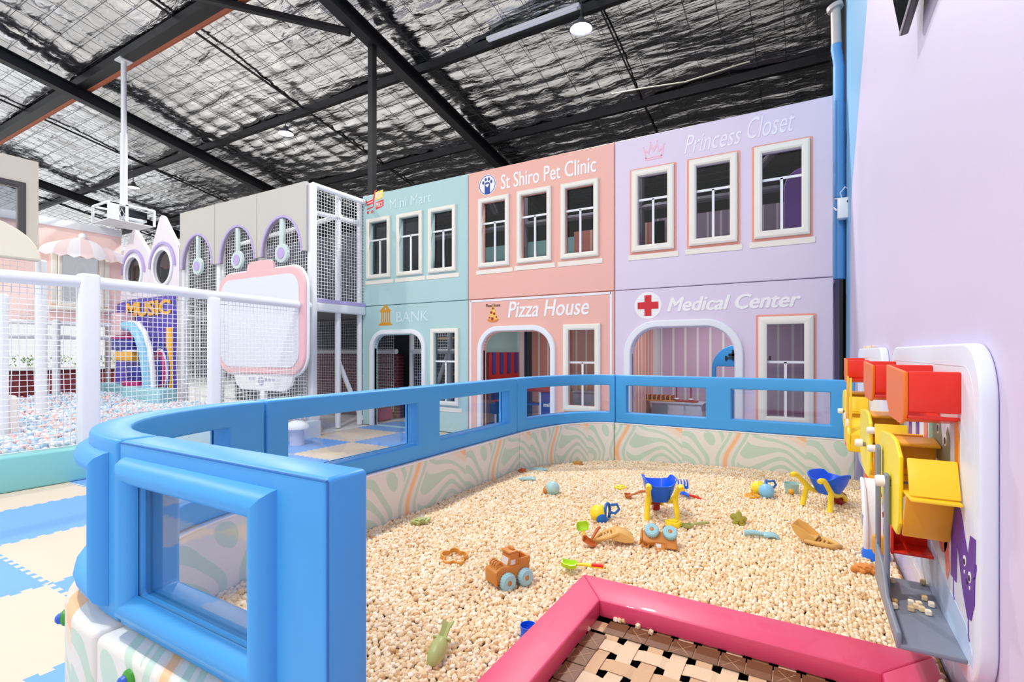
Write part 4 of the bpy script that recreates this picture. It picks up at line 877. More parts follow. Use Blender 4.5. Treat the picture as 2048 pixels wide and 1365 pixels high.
for k, (x, y, z1, r) in enumerate(((-9.75, 2.52, 2.42, .085), (-12.2, 3.7, 3.3, .085), (-15.9, 5.1, 2.4, .08))):
    solo('pit_post', G().lathe([(r, .2), (r, z1-.03), (r-.03, z1), (0, z1)], 16, Matrix.Translation((x, y, 0))), WHITEP, ('white padded post standing in the balls near the left picture edge', 'white padded post under the cream balcony', 'slim white post before the street windows')[k], 'post', 'white padded posts in the ball pit', kind=None)
solo('padded_block', rbox((-10.15, 2.3, .2), (-9.86, 2.75, .98), .06, 3), M('cream_pad', (240, 230, 224), .45), 'cream padded block behind the pit fence at the left picture edge', 'pad')
def ico():
    bm = bmesh.new(); bmesh.ops.create_icosphere(bm, subdivisions=2, radius=.0385); g = G(); bm.verts.index_update()
    g.v = [tuple(v.co) for v in bm.verts]; g.f = [tuple(v.index for v in f.verts) for f in bm.faces]; g.m = [0]*len(g.f); bm.free(); return g
def ico1():
    bm = bmesh.new(); bmesh.ops.create_icosphere(bm, subdivisions=1, radius=.0395); g = G(); bm.verts.index_update()
    g.v = [tuple(v.co) for v in bm.verts]; g.f = [tuple(v.index for v in f.verts) for f in bm.faces]; g.m = [0]*len(g.f); bm.free(); return g
IC, IC1 = ico(), ico1()
def ball_mat():
    m = bpy.data.materials.new('pit_ball'); m.use_nodes = True; nt = m.node_tree; b = nt.nodes['Principled BSDF']; b.inputs['Roughness'].default_value = .3; L = nt.links.new; N = nt.nodes.new
    at = N('ShaderNodeAttribute'); at.attribute_name = 'tone'; oi = N('ShaderNodeObjectInfo')
    ad = N('ShaderNodeMath'); ad.operation = 'ADD'; L(at.outputs['Fac'], ad.inputs[0]); L(oi.outputs['Random'], ad.inputs[1])
    fr = N('ShaderNodeMath'); fr.operation = 'FRACT'; L(ad.outputs[0], fr.inputs[0])
    r = ramp_const(nt, [(0, (176, 216, 244)), (.22, (240, 243, 247)), (.66, (250, 204, 194)), (.86, (206, 232, 248))]); L(fr.outputs[0], r.inputs[0]); L(r.outputs[0], b.inputs['Base Color']); return m
BALLM = ball_mat(); c_ = .072
bx_, by_ = np.meshgrid(np.arange(-16.2, -8.2, c_), np.arange(1.6, 6.4, c_), indexing='ij')
bx_ = (bx_+rng.uniform(-.025, .025, bx_.shape)).ravel(); by_ = (by_+rng.uniform(-.025, .025, by_.shape)).ravel()
k = (by_ > -.258*bx_-.6); bx_, by_ = bx_[k], by_[k]; bz_ = .40+.05*np.sin(bx_*1.1)*np.sin(by_*1.4)+.012*(-8.2-bx_)+rng.uniform(-.035, .03, len(bx_))
dep = -ST*bx_+CT*by_; uu = CX+FPX*(CT*bx_+ST*by_)/dep
vis = (uu > 8) & (uu < 455) & ~((uu > 138) & (uu < 182)); order = np.argsort(np.where(vis, dep, 99)); near = order[:300]; mask = np.ones(len(bx_), bool); mask[near] = False
PB3 = np.stack([bx_, by_, bz_], -1); idx = np.where(mask)[0]
me = scatter_mesh('pit_balls', [(IC1, PB3[idx], None, rng.random(len(idx))*.999)], BALLM, True)
o = bpy.data.objects.new('pit_balls', me); COL.objects.link(o); tag(o, 'thousands of white, blue and pink plastic balls filling the ball pit', 'balls', kind='stuff')
ball_me = IC.mesh('pit_ball', BALLM, 0); ball_me.polygons.foreach_set('use_smooth', [True]*len(ball_me.polygons))
for i in near:
    o = bpy.data.objects.new('pit_ball', ball_me); COL.objects.link(o); o.location = PB3[i]; tag(o, 'plastic play ball in the front rows of the ball pit behind the net', 'ball', 'front-row balls in the ball pit')
struct('floor_pit', G().box((-16.5, -1.5, -.01), (-8.0, 6.5, .3)), M('pit_bed', (210, 222, 232), .6), smooth=0)
# ---- spires, pink play house, cream balcony, street side
for k, (xa, xb, xp, zp, xc, zc) in enumerate(((-14.5, -13.12, -13.94, 5.03, -13.86, 3.72), (-16.08, -14.52, -15.35, 4.86, -15.35, 3.68))):
    t = thing('spire_panel', ('white pointed castle panel with round window next to the tower arches', 'white pointed castle panel with round window next to the pink play house')[k], 'panel', ((xa+xb)/2, YT, 3.0))
    SPW = M('spire_white', (236, 230, 236), .45, bump=.04)
    obj('board', plate([[(xa, 3.0), (xb, 3.0), (xb, 4.1), (xp+.09, zp-.05), (xp, zp), (xp-.09, zp-.05), (xa, 4.1)], circle(xc, zc, .42, 28)], .1, .012).xf(Matrix.Translation((0, YT, 0)) @ XZ), SPW, t, True)
    obj('window_ring', plate([circle(xc, zc, .5, 32), circle(xc, zc, .415, 32)], .05, .015).xf(Matrix.Translation((0, YT-.07, 0)) @ XZ), WHITEP, t, True)
    A_ = [(xc+.56*math.cos(w), zc+.56*math.sin(w)) for w in np.linspace(0, pi, 17)]; B_ = [(xc+.63*math.cos(w), zc+.63*math.sin(w)) for w in np.linspace(pi, 0, 17)]
    obj('purple_brow', plate([A_+B_], .06, .012).xf(Matrix.Translation((0, YT-.07, 0)) @ XZ), PURT, t, True)
    obj('pane', plate([circle(xc, zc, .42, 28)], .004).xf(Matrix.Translation((0, YT, 0)) @ XZ), FILM, t, True)
struct('wall_rear', G().box((-23, 8.8, 0), (-17.6, 8.86, 5.3)), M('pale_rear', (232, 226, 220), .6), smooth=0)
XPK = -16.15; PINKH = M('pink_house', (248, 214, 204), .5)
t = thing('play_house_front', 'pink play house front with scalloped white awning over its window', 'play house', (XPK, 5.5, 2.38))
wy0, wy1, wz0, wz1 = 5.28, 6.05, 2.85, 4.05
obj('board', plate([[(3.6, 2.38), (6.55, 2.38), (6.55, 4.9), (3.6, 4.9)], [(wy0, wz0), (wy1, wz0), (wy1, wz1), (wy0, wz1)]], .1, .012).xf(Matrix.Translation((XPK, 0, 0)) @ YZ), PINKH, t, True)
obj('cornice', rbox((XPK-.06, 3.6, 4.72), (XPK+.1, 6.55, 4.92), .02), WHITEP, t, True)
for g in frame_sides(lambda s, z, n: (XPK+.05+n, s, z), wy0, wz0, wy1, wz1, [(a*.09, h) for a, h in PROF]): obj('frame_pad', g, IVORY, t, True, 30)
for y in (wy0-.22, wy1+.1): obj('shutter', rbox((XPK+.05, y, wz0-.05), (XPK+.09, y+.12, wz1+.05), .01), IVORY, t, True)
obj('muntin', G().box((XPK+.01, wy0, 3.5), (XPK+.05, wy1, 3.56)), WHITEP, t, True); obj('muntin', G().box((XPK+.01, (wy0+wy1)/2-.025, wz0), (XPK+.05, (wy0+wy1)/2+.025, 3.5)), WHITEP, t, True)
obj('pane', G().add([(XPK, wy0, wz0), (XPK, wy1, wz0), (XPK, wy1, wz1), (XPK, wy0, wz1)], [(0, 1, 2, 3)]), GLASS, t, True)
obj('sill', rbox((XPK+.03, wy0-.3, wz0-.2), (XPK+.2, wy1+.3, wz0-.1), .02), IVORY, t, True)
yc = (wy0+wy1)/2; AWW, AWP = M('awning_white', (246, 242, 242), .45), M('awning_pink', (246, 222, 218), .45)
aw = []
for i in range(7):                                # dome awning made of seven gores
    w0, w1 = -1+2*i/7, -1+2*(i+1)/7; g = G(); P = []
    for j in range(7):
        e = pi/2*j/6
        for w in (w0, (w0+w1)/2, w1):
            P.append((XPK+.06+.34*math.cos(e)*(1-.25*w*w), yc+.92*w*(.25+.75*math.cos(e)), 4.02+.52*math.sin(e)*math.sqrt(max(.06, 1-.55*w*w))+(.06*(abs(w-(w0+w1)/2) < 1e-6)*-1 if j == 0 else 0)))
    g.add(P, [(3*j+k, 3*j+k+1, 3*j+4+k, 3*j+3+k) for j in range(6) for k in range(2)]); obj('awning_gore', g, AWW if i % 2 == 0 else AWP, t, True, 60)
obj('awning_ball', G().ball((XPK+.14, yc, 4.56), .09), AWW, t, True)
XCR = -11.9
t = thing('balcony_front', 'cream balcony front with dark framed window and domed awning at left', 'play house', (XCR, 2.0, 3.22))
obj('board', plate([[(-1.5, 3.22), (3.56, 3.22), (3.56, 5.0), (-1.5, 5.0)], [(1.2, 3.5), (3.28, 3.5), (3.28, 4.47), (1.2, 4.47)]], .1, .015).xf(Matrix.Translation((XCR, 0, 0)) @ YZ), CREAM, t, True)
for g in frame_sides(lambda s, z, n: (XCR+.03+n, s, z), 1.2, 3.5, 3.28, 4.47, [(a*.1, h) for a, h in PROF]): obj('frame_pad', g, M('dark_frame', (74, 72, 72), .5), t, True, 30)
obj('pane', G().add([(XCR, 1.2, 3.5), (XCR, 3.28, 3.5), (XCR, 3.28, 4.47), (XCR, 1.2, 4.47)], [(0, 1, 2, 3)]), GLASS, t, True)
obj('dome_awning', plate([[(2.6+.95*math.cos(w), 3.22+.68*math.sin(w)) for w in np.linspace(0, pi, 25)]], .12, .03, 3).xf(Matrix.Translation((XCR+.14, 0, 0)) @ YZ), M('dome_cream', (244, 236, 214), .45), t, True)
for y in (3.0, 1.2): obj('post', G().cyl((XCR-.2, y, .2), (XCR-.2, y, 5), .09, 12), WHITEP, t, True)
o = obj('net', net(fXn(XCR-.1), .2, 3.5, 1.9, 3.2, .09, .004), NETM, t, True, 0); o['kind'] = 'stuff'
for i, z in enumerate((1.98, 2.32)): solo('cross_rail', G().cyl((-16.0, 3.0, z), (-16.0, 6.5, z), .06, 12), WHITEP, ('white padded rail below the pink play house', 'white padded rail just under the pink play house board')[i], 'rail')
pl = thing('street_planter', 'maroon planter wall with hedge seen through the net', 'planter', (-18.2, 5, .3))
obj('box', rbox((-18.4, 1.5, 0), (-18.0, 7.5, 1.1), .02), M('maroon', (120, 40, 48), .6, var=.2), pl, True)
obj('ledge', rbox((-18.5, 1.5, 1.12), (-17.9, 7.5, 1.2), .01), M('ledge_white', (226, 228, 224), .5), pl, True)
g = G()
for i in range(420):
    y = random.uniform(1.5, 7.5); x = -18.25+random.uniform(-.15, .15); z = 1.2+random.random()*.26; a = random.random()*6.28; r = .07
    g.add([(x, y, z), (x+r*math.cos(a), y+r*math.sin(a), z+.05), (x+r*math.cos(a+.8), y+r*math.sin(a+.8), z+.09)], [(0, 1, 2)])
o = obj('hedge', g, M('hedge_green', (120, 160, 90), .6, var=.2), pl, True, 0); o['kind'] = 'stuff'
for i, y in enumerate((4.3, 5.6, 6.8)): struct('column', rbox((-17.6, y-.05, 0), (-17.48, y+.05, 2.4), .01), M('street_mullion', (150, 140, 150), .5))
# ---- purple music machine in the pit
PUR = M('machine_purple', (96, 78, 186), .4); MGOLD = M('machine_gold', (246, 180, 54), .4); MAG = M('machine_magenta', (196, 40, 122), .4); MNAVY = M('machine_navy', (40, 44, 150), .4); SKYL = M('machine_sky', (140, 204, 236), .4); AQUA = M('aqua_block', (160, 214, 224), .4)
mc = thing('music_machine', 'purple and gold play machine lettered MUSIC behind the ball pit net', 'play machine', (-14.6, 6.4, .4))
ym = 6.42
def mx(u): return pY(u, 700, ym).x
def mz(u, v): return pY(u, v, ym).z
obj('backboard', plate([[(-16.2, .35), (mx(344), .35), (mx(344), 2.98), (-15.4, 2.98), (-16.2, 2.9)]], .1, .02).xf(Matrix.Translation((0, ym+.08, 0)) @ XZ), PUR, mc, True)
obj('gold_side', rbox((mx(334), ym-.03, .35), (mx(344), ym+.03, mz(340, 655)), .01), MGOLD, mc, True)
obj('lettering', text_xz('MUSIC', mx(252), mz(300, 632), mx(340), mz(300, 602), ym+.02, 0, .03, .012), MGOLD, mc, True, 0)
ox, oz = mx(325), mz(325, 743)
for nm, rx, rz, m, d in (('oval_navy', .42, .68, MNAVY, .0), ('oval_white', .34, .56, WPLAST, .03), ('oval_magenta', .31, .52, MAG, .05), ('oval_blue', .14, .34, M('machine_blue', (70, 110, 220), .4), .07)):
    obj(nm, plate([circle(ox, oz, rx, 30, rz)], .03, .006).xf(Matrix.Translation((0, ym-.03-d, 0)) @ XZ), m, mc, True)
P = [pY(u, v, ym-.35) for u, v in ((250, 652), (266, 654), (279, 672), (289, 705), (295, 750), (297, 806))]
obj('blue_arch', G().tube(P, [.11, .12, .12, .12, .12, .11], 12), SKYL, mc, True, 60)
obj('white_arch', G().tube([p+Vector((.13, .06, .08)) for p in P], .06, 12), WPLAST, mc, True, 60)
for nm, u0, u1, v0, v1, m in (('display', 222, 242, 626, 671, M('display_pink', (222, 190, 196), .4)), ('magenta_bar', 222, 263, 672, 678, MAG), ('window_box', 222, 262, 679, 700, MNAVY), ('gold_box', 228, 262, 704, 722, MGOLD), ('navy_box', 250, 280, 733, 760, MNAVY), ('magenta_base', 243, 276, 763, 773, MAG), ('white_table', 244, 268, 700, 704, WPLAST)):
    x0, x1 = sorted((pY(u0, 700, ym-.3).x, pY(u1, 700, ym-.3).x)); a = pY((u0+u1)/2, v0, ym-.3).z; b = pY((u0+u1)/2, v1, ym-.3).z
    obj(nm, rbox((x0, ym-.3, b), (x1, ym+.02, a), .015), m, mc, True)
a, b = pY(243, 700, 5.9).x, pY(318, 700, 5.9).x
solo('step_block', rbox((a, 5.9, .3), (b, 6.3, pY(280, 776, 5.9).z), .05, 3), AQUA, 'pale aqua padded step block in front of the purple machine', 'soft block', 'aqua soft blocks in the ball pit')
a, b = pY(190, 700, 6.1).x, pY(243, 700, 6.1).x
solo('step_block', rbox((a, 6.1, .3), (b, 6.4, pY(220, 768, 6.1).z), .05, 3), M('aqua_dark', (124, 178, 190), .4), 'darker aqua padded step block left of the purple machine', 'soft block', 'aqua soft blocks in the ball pit')
# ---- mats corner: mural block and stools
t = thing('mural_block', 'white padded block with lilac wave print by the tower corner', 'soft block', (-8.35, 6.3, 0))
obj('body', rbox((-8.5, 5.75, 0), (-8.28, 6.72, .42), .02), WHITEP, t, True)
obj('wave_print', plate([[(5.77, .02), (6.70, .02), (6.70, .30)]+[(6.7-.93*i/12, .16+.12*math.cos(i*.9)-.06*i/12) for i in range(1, 13)]], .004).xf(Matrix.Translation((-8.277, 0, 0)) @ YZ), PURT, t, True)
def stool(u, v, lab):
    p = pZ(u, v, 0); t = thing('mushroom_stool', lab, 'stool', p, group='mushroom stools on the mats')
    obj('stem', G().lathe([(.12, 0), (.115, .24), (.13, .27)], 20), M('stool_lilac', (206, 208, 226), .45), t)
    obj('cap', G().lathe([(.13, .26), (.2, .28), (.205, .31), (.17, .37), (.09, .41), (0, .42)], 24), WHITEP, t, False, 60)
stool(594, 890, 'white mushroom stool seen through the left fence window'); stool(470, 902, 'white mushroom stool half hidden behind the curved fence corner')

o = obj('net', net(fY(9.38), -8.3, -6.0, .05, 2.4), NETM, bpy.data.objects['bank_net'], True, 0); o['kind'] = 'stuff'
# ================================================================== RIGHT WALL: activity panels with block mills, television
XPF = .425
PANW = M('panel_white', (228, 230, 244), .35, var=.01); PANF = M('panel_print', (226, 232, 246), .4, var=.03, vscale=2)
EYEW = M('eye_white', (246, 246, 248), .4); LPUR = M('letter_purple', (96, 50, 160), .45); LGRN = M('letter_sage', (126, 136, 116), .45); LORA = M('letter_orange', (244, 160, 50), .45); LSAL = M('letter_salmon', (236, 134, 120), .45); LMINT = M('letter_mint', (150, 196, 176), .45); CLOUD = M('cloud_print', (196, 216, 246), .45)
def wall_plate(t, name, outlines, x, th, m, bev=0., world=True):
    return obj(name, plate(outlines, th, bev).xf(Matrix.Translation((x, 0, 0)) @ YZ), m, t, world)
def decal(t, name, pts, m, lift=.0): return wall_plate(t, name, [pts], XPF-.0012-lift, .0016, m)
def panel(label, y0, y1, z0, z1, r):
    t = thing('activity_play_board', label, 'wall panel', (.45, (y0+y1)/2, z0), group='white activity panels on the lilac wall')
    obj('board', G().prism(rrect(y0, z0, y1, z1, r, 8), XPF, .469, YZ).bevel(.009, 3, 50), PANF, t, True, 30)
    wall_plate(t, 'inset_line', [rrect(y0+.05, z0+.05, y1-.06, z1-.07, r*.7, 8), rrect(y0+.053, z0+.053, y1-.063, z1-.073, r*.69, 8)[::-1]], XPF, .002, PANW); return t
p1 = panel('near white activity panel with printed letter characters and two block mills', 1.916, 3.66, .58, 1.628, .17)
p2 = panel('far white activity panel with loose blocks lying on its top edge', 4.08, 5.86, .58, 1.632, .15)
# printed letter characters on the near panel
def eye(t, y, z, r=.017):
    decal(t, 'eye', circle(y, z, r*.8, 16, r), EYEW, .0016); decal(t, 'pupil', circle(y-.002, z-.002, r*.42, 12, r*.55), BLACKP, .0032)
decal(p1, 'letter_shape', [(2.235, .845), (2.165, .845), (2.15, .98), (2.09, .86), (2.03, .79), (1.99, .80), (1.955, .86), (1.945, 1.055), (2.0, 1.05), (2.025, .98), (2.10, 1.085), (2.16, 1.13), (2.225, 1.06)], LPUR)
for y, z in ((2.055, .955), (2.0, .925)): eye(p1, y, z)
decal(p1, 'cheek', circle(2.058, .92, .004, 10, .006), EYEW, .0016); decal(p1, 'cheek', circle(2.0, .893, .004, 10, .006), EYEW, .0016)
decal(p1, 'mouth', [(2.04, .905), (2.03, .897), (2.02, .903), (2.03, .892)], BLACKP, .0016)
for y, z in ((2.2, .845), (2.02, .795)): decal(p1, 'limb', [(y, z), (y+.004, z), (y+.003, z-.055), (y-.010, z-.068), (y-.010, z-.064), (y-.001, z-.053)], LPUR)
decal(p1, 'limb', [(1.962, .93), (1.950, .94), (1.937, .97), (1.938, .985), (1.942, .985), (1.942, .972), (1.952, .947), (1.962, .937)], LPUR)
decal(p1, 'letter_shape', [(2.17, 1.09), (2.13, 1.10), (2.125, 1.33), (2.15, 1.375), (2.19, 1.36)], LORA); decal(p1, 'letter_shape', circle(2.165, 1.46, .035, 20, .045), LORA)
decal(p1, 'letter_shape', [(2.52, 1.39), (2.40, 1.38), (2.36, 1.25), (2.28, 1.34), (2.25, 1.30), (2.25, 1.21), (2.5, 1.2)], LGRN)
for y, z in ((2.42, 1.32), (2.31, 1.29)): eye(p1, y, z, .022)
decal(p1, 'letter_shape', circle(2.36, .98, .09, 20, .10), LSAL); decal(p1, 'letter_shape', [(2.33, .92), (2.27, .95), (2.25, .86), (2.28, .81), (2.30, .82)], LSAL); eye(p1, 2.34, 1.0); eye(p1, 2.41, 1.02)
for y, m in ((2.62, LSAL), (2.8, LPUR), (2.98, LPUR), (3.2, LMINT), (2.52, LMINT), (3.35, LORA)): decal(p1, 'letter_shape', [(y, 1.18), (y+.07, 1.18), (y+.07, 1.42), (y, 1.42)], m); decal(p1, 'letter_shape', [(y+.02, .9), (y+.09, .9), (y+.06, 1.08), (y, 1.08)], LORA if m is LPUR else m)
decal(p1, 'cloud_shape', [(1.98, .66), (3.56, .66), (3.56, .80), (3.2, .86), (2.9, .80), (2.6, .87), (2.3, .79), (2.05, .76), (1.98, .70)], CLOUD, -.0008)
# mills
def seg_plate(a, b, x0, x1, th=.012):
    d = Vector((b[0]-a[0], b[1]-a[1])); n = Vector((-d.y, d.x)).normalized()*th/2
    q = [(a[0]+n.x, a[1]+n.y), (b[0]+n.x, b[1]+n.y), (b[0]-n.x, b[1]-n.y), (a[0]-n.x, a[1]-n.y)]
    return G().prism(q, x0, x1, YZ).bevel(.004, 2, 50)
def mill(label, y, full=True, s=1.):
    Y = lambda v: y+(v-2.32)*s
    xo = .285
    t = thing('block_mill', label, 'wall toy', (XPF, y, .9), group='block mills on the wall panels')
    # hopper
    h0, h1 = Y(2.105), Y(2.534)
    wall_plate(t, 'hopper_side', [[(h0, 1.535), (h0, 1.41), (h0+.02*s, 1.375), (h0+.09*s, 1.352), (h1-.09*s, 1.352), (h1, 1.41), (h1, 1.55)][::-1]], xo, .012, ORANGEP, .004)
    obj('hopper_wall', rbox((xo+.006, h0, 1.402), (XPF, h0+.012, 1.537), .005), REDP, t, True); obj('hopper_wall', rbox((xo+.006, h1-.012, 1.41), (XPF, h1, 1.55), .005), REDP, t, True)
    obj('hopper_floor', seg_plate((h0+.012, 1.385), (h0+.15*s, 1.36), xo+.006, XPF), REDP, t, True); obj('hopper_floor', seg_plate((h1-.012, 1.40), (h1-.15*s, 1.36), xo+.006, XPF), REDP, t, True)
    # wheel
    cy, cz = Y(2.46), 1.105
    w = thing('wheel', None, None); w.parent = t; w.location = Vector((xo, cy, cz))-t.location
    hexa = [(Y(2.20), 1.235), (Y(2.215), 1.00), (Y(2.27), .945), (Y(2.42), .935), (Y(2.60), .955), (Y(2.735), 1.01), (Y(2.75), 1.20), (Y(2.70), 1.262), (Y(2.42), 1.285), (Y(2.30), 1.28)]
    obj('wheel_plate', plate([hexa], .014, .005).xf(Matrix.Translation((xo, 0, 0)) @ YZ), M('bright_yellow', (255, 232, 30), .35), w, True)
    segs = [((2.085, 1.13), (2.135, 1.245)), ((2.06, 1.122), (2.34, 1.108)), ((2.165, 1.112), (2.235, .955)), ((2.36, 1.255), (2.47, 1.268)), ((2.45, 1.262), (2.455, 1.16))]
    for k, (a, b) in enumerate(segs):
        obj('paddle', seg_plate((Y(a[0]), a[1]), (Y(b[0]), b[1]), xo+.006, XPF-.004), YELP if k in (0, 1) else AMBERP, w, True)  # amber paddles: yellow plastic with its shade put into the colour
        if k < 3:
            a2, b2 = ((4.92-a[0]), 2.21-a[1]), ((4.92-b[0]), 2.21-b[1]); obj('paddle', seg_plate((Y(a2[0]), a2[1]), (Y(b2[0]), b2[1]), xo+.006, XPF-.004), YELP if k == 0 else AMBERP, w, True)
    obj('axle', G().cyl((xo-.03, Y(2.40), 1.10), (XPF, Y(2.40), 1.10), .012, 12), GREYP, w, True)
    obj('bolt', G().lathe([(.022, 0), (.022, .026), (.018, .034), (0, .034)], 14, Matrix.Translation((xo-.022, Y(2.40), 1.105)) @ Matrix.Rotation(-pi/2, 4, 'Y')), WPLAST, t, True)
    # red tray under the wheel
    obj('red_tray', rbox((xo+.01, Y(2.62), .80), (XPF, Y(2.632), .905), .004).merge(rbox((xo+.01, Y(2.50), .80), (XPF, Y(2.632), .812), .004)).merge(rbox((xo+.005, Y(2.50), .795), (xo+.016, Y(2.64), .90), .004)), REDP, t, True)
    if y < 2.5: obj('support', rbox((.258, Y(2.375), .68), (.274, Y(2.425), 1.135), .007, 3), GREYP, t, True)
    if full:
        obj('chute_shelf', rbox((.258, 2.03, .645), (XPF, 2.62, .662), .005), GREYP, t, True)
        obj('chute_lip', G().prism([(2.03, .645), (2.03, .70), (2.30, .705), (2.40, .78), (2.62, .80), (2.62, .645)], .250, .264, YZ).bevel(.005, 2, 50), GREYP, t, True)
        obj('rear_support', plate([rrect(Y(2.60), .70, Y(2.66), 1.21, .02, 4), rrect(Y(2.612), .80, Y(2.648), 1.08, .01, 3)[::-1]], .014, .003).xf(Matrix.Translation((.262, 0, 0)) @ YZ), GREYP, t, True)
    return t
m1 = mill('red-topped block mill with yellow wheel on the near panel, nearest the camera', 2.32)
mill('red-topped block mill with yellow wheel at the far end of the near panel', 3.26, False)
m3 = mill('red-topped block mill with yellow wheel on the far panel by the blue fence', 5.02, False, .85)
t = thing('bucket_toy', 'yellow two-bucket tipping toy on the far wall panel by the fence', 'wall toy', (XPF, 4.5, .95))
for k, (y, z) in enumerate(((4.35, 1.0), (4.6, 1.02))):
    g = G().prism([(y-.09, z-.10), (y+.08, z-.10), (y+.11, z+.03), (y+.02, z+.09), (y-.09, z+.03)], .25, XPF-.01, YZ).bevel(.014, 3, 40); b = obj('bucket', g, YELP, t, True)
    obj('white_clip', rbox((.245, y-.01, z+.07), (.262, y+.02, z+.12), .004), WPLAST, b, True)
obj('arm', rbox((.262, 4.26, .95), (.276, 4.30, 1.42), .006), YELP, t, True); obj('arm', rbox((.262, 4.55, 1.1), (.276, 4.6, 1.42), .006), AMBERP, t, True)
t = thing('marble_slide', 'white curved slide arm with grey patch on the near wall panel', 'wall toy', (XPF, 2.92, .7))
P = [(2.98, .985), (2.92, .96), (2.86, .90), (2.82, .83), (2.80, .76), (2.80, .70)]
obj('slide_arm', G().prism([(y, z) for y, z in P]+[(y+.055, z+.0) for y, z in P[::-1]], .225, .245, YZ).bevel(.008, 2, 50), WPLAST, t, True)
obj('slide_bed', G().prism([(y+.02, z-.0) for y, z in P]+[(y+.035, z+.0) for y, z in P[::-1]], .245, .30, YZ), WPLAST, t, True)
obj('grey_patch', rbox((.221, 2.83, .80), (.226, 2.87, .85), .002, 1), M('patch_grey', (166, 178, 196), .4), t, True)
obj('amber_board', rbox((.27, 3.05, .93), (XPF, 3.065, .99), .004), AMBERP, t, True); obj('red_arm', G().cyl((.29, 2.9, .83), (.35, 2.85, .90), .01, 8), REDP, t, True); obj('blue_peg', G().cyl((.29, 3.0, .95), (.33, 2.95, .91), .01, 8), MIDBLUE, t, True); obj('amber_foot', rbox((.26, 2.79, .69), (.31, 2.85, .77), .006), AMBERP, t, True)
for v, u in ((861, 1740), (897, 1742)):
    a = pX(u-4, v, .27); solo('white_knob', G().lathe([(.018, 0), (.018, .03), (.014, .036), (0, .036)], 14, Matrix.Translation((.30, a.y, a.z)) @ Matrix.Rotation(-pi/2, 4, 'Y')).merge(G().cyl((.29, a.y, a.z), (XPF, a.y, a.z), .008, 8)), WPLAST, 'white round knob on the wall panel, '+('upper of the pair beside the second mill' if v == 861 else 'lower of the pair beside the second mill'), 'knob')
# loose blocks on the chute shelf and on the far panel's top edge
for k, (u, v) in enumerate(((1784, 1161), (1846, 1164), (1789, 1203), (1786, 1211), (1849, 1196), (1822, 1205), (1838, 1208), (1833, 1213), (1822, 1217), (1844, 1218), (1863, 1209), (1857, 1225))):
    p = pZ(u, v, .674); block((max(.277, min(.41, p.x)), p.y, .6728), [[1, 0, 0], [0, 1, 0], [0, 0, 1]] if k % 3 else Matrix.Rotation(.5+k, 3, 'Z'), 'stray wooden block lying on the grey chute shelf', 'stray blocks on the grey chute')
for y in (4.75, 5.0, 5.08, 5.2, 5.38, 5.44): block((.447, y, 1.6435), Matrix.Rotation(y*9, 3, 'Z'), 'stray wooden block on the top edge of the far wall panel', 'stray blocks on the far panel')
# television
tv = thing('television', 'black wall-mounted television at the top right of the lilac wall', 'television', (.43, 3.09, 3.14))
R_ = Matrix.Translation((.395, 0, 3.14)) @ Matrix.Rotation(math.radians(-9), 4, 'Y')
TVB = M('tv_black', (16, 16, 20), .35)
obj('case', rbox((0, 1.75, 0), (.035, 3.09, .78), .008).xf(R_), TVB, tv, True); obj('screen', G().box((-.002, 1.77, .02), (0, 3.07, .765)).xf(R_), M('tv_screen', (24, 30, 30), .12), tv, True)
obj('silver_edge', G().box((-.0035, 1.76, .004), (.002, 3.085, .012)).xf(R_), M('tv_silver', (190, 190, 196), .3), tv, True)
obj('wall_mount', rbox((.30, 2.2, 3.4), (.468, 2.6, 3.6), .01), TVB, tv, True)
# ================================================================== TOYS IN THE BLOCK PIT
RV, TV_, UV = Vector((CT, ST, 0)), Vector((ST, -CT, 0)), Vector((0, 0, 1))     # screen-right, towards the camera, up (world directions)
def basis(x, z, p):
    x = Vector(x).normalized(); z = Vector(z); z = (z-x*z.dot(x)).normalized(); y = z.cross(x)
    return Matrix(((x.x, y.x, z.x, p[0]), (x.y, y.y, z.y, p[1]), (x.z, y.z, z.z, p[2]), (0, 0, 0, 1)))
def at(u, v, dz=0.): p = sp_(u, v); p.z += dz; return p
MXZ = Matrix(((1,0,0,0),(0,0,-1,0),(0,1,0,0),(0,0,0,1)))
def side(poly, w, bev=.006): return G().prism(poly, -w/2, w/2, MXZ).bevel(bev, 3, 40)
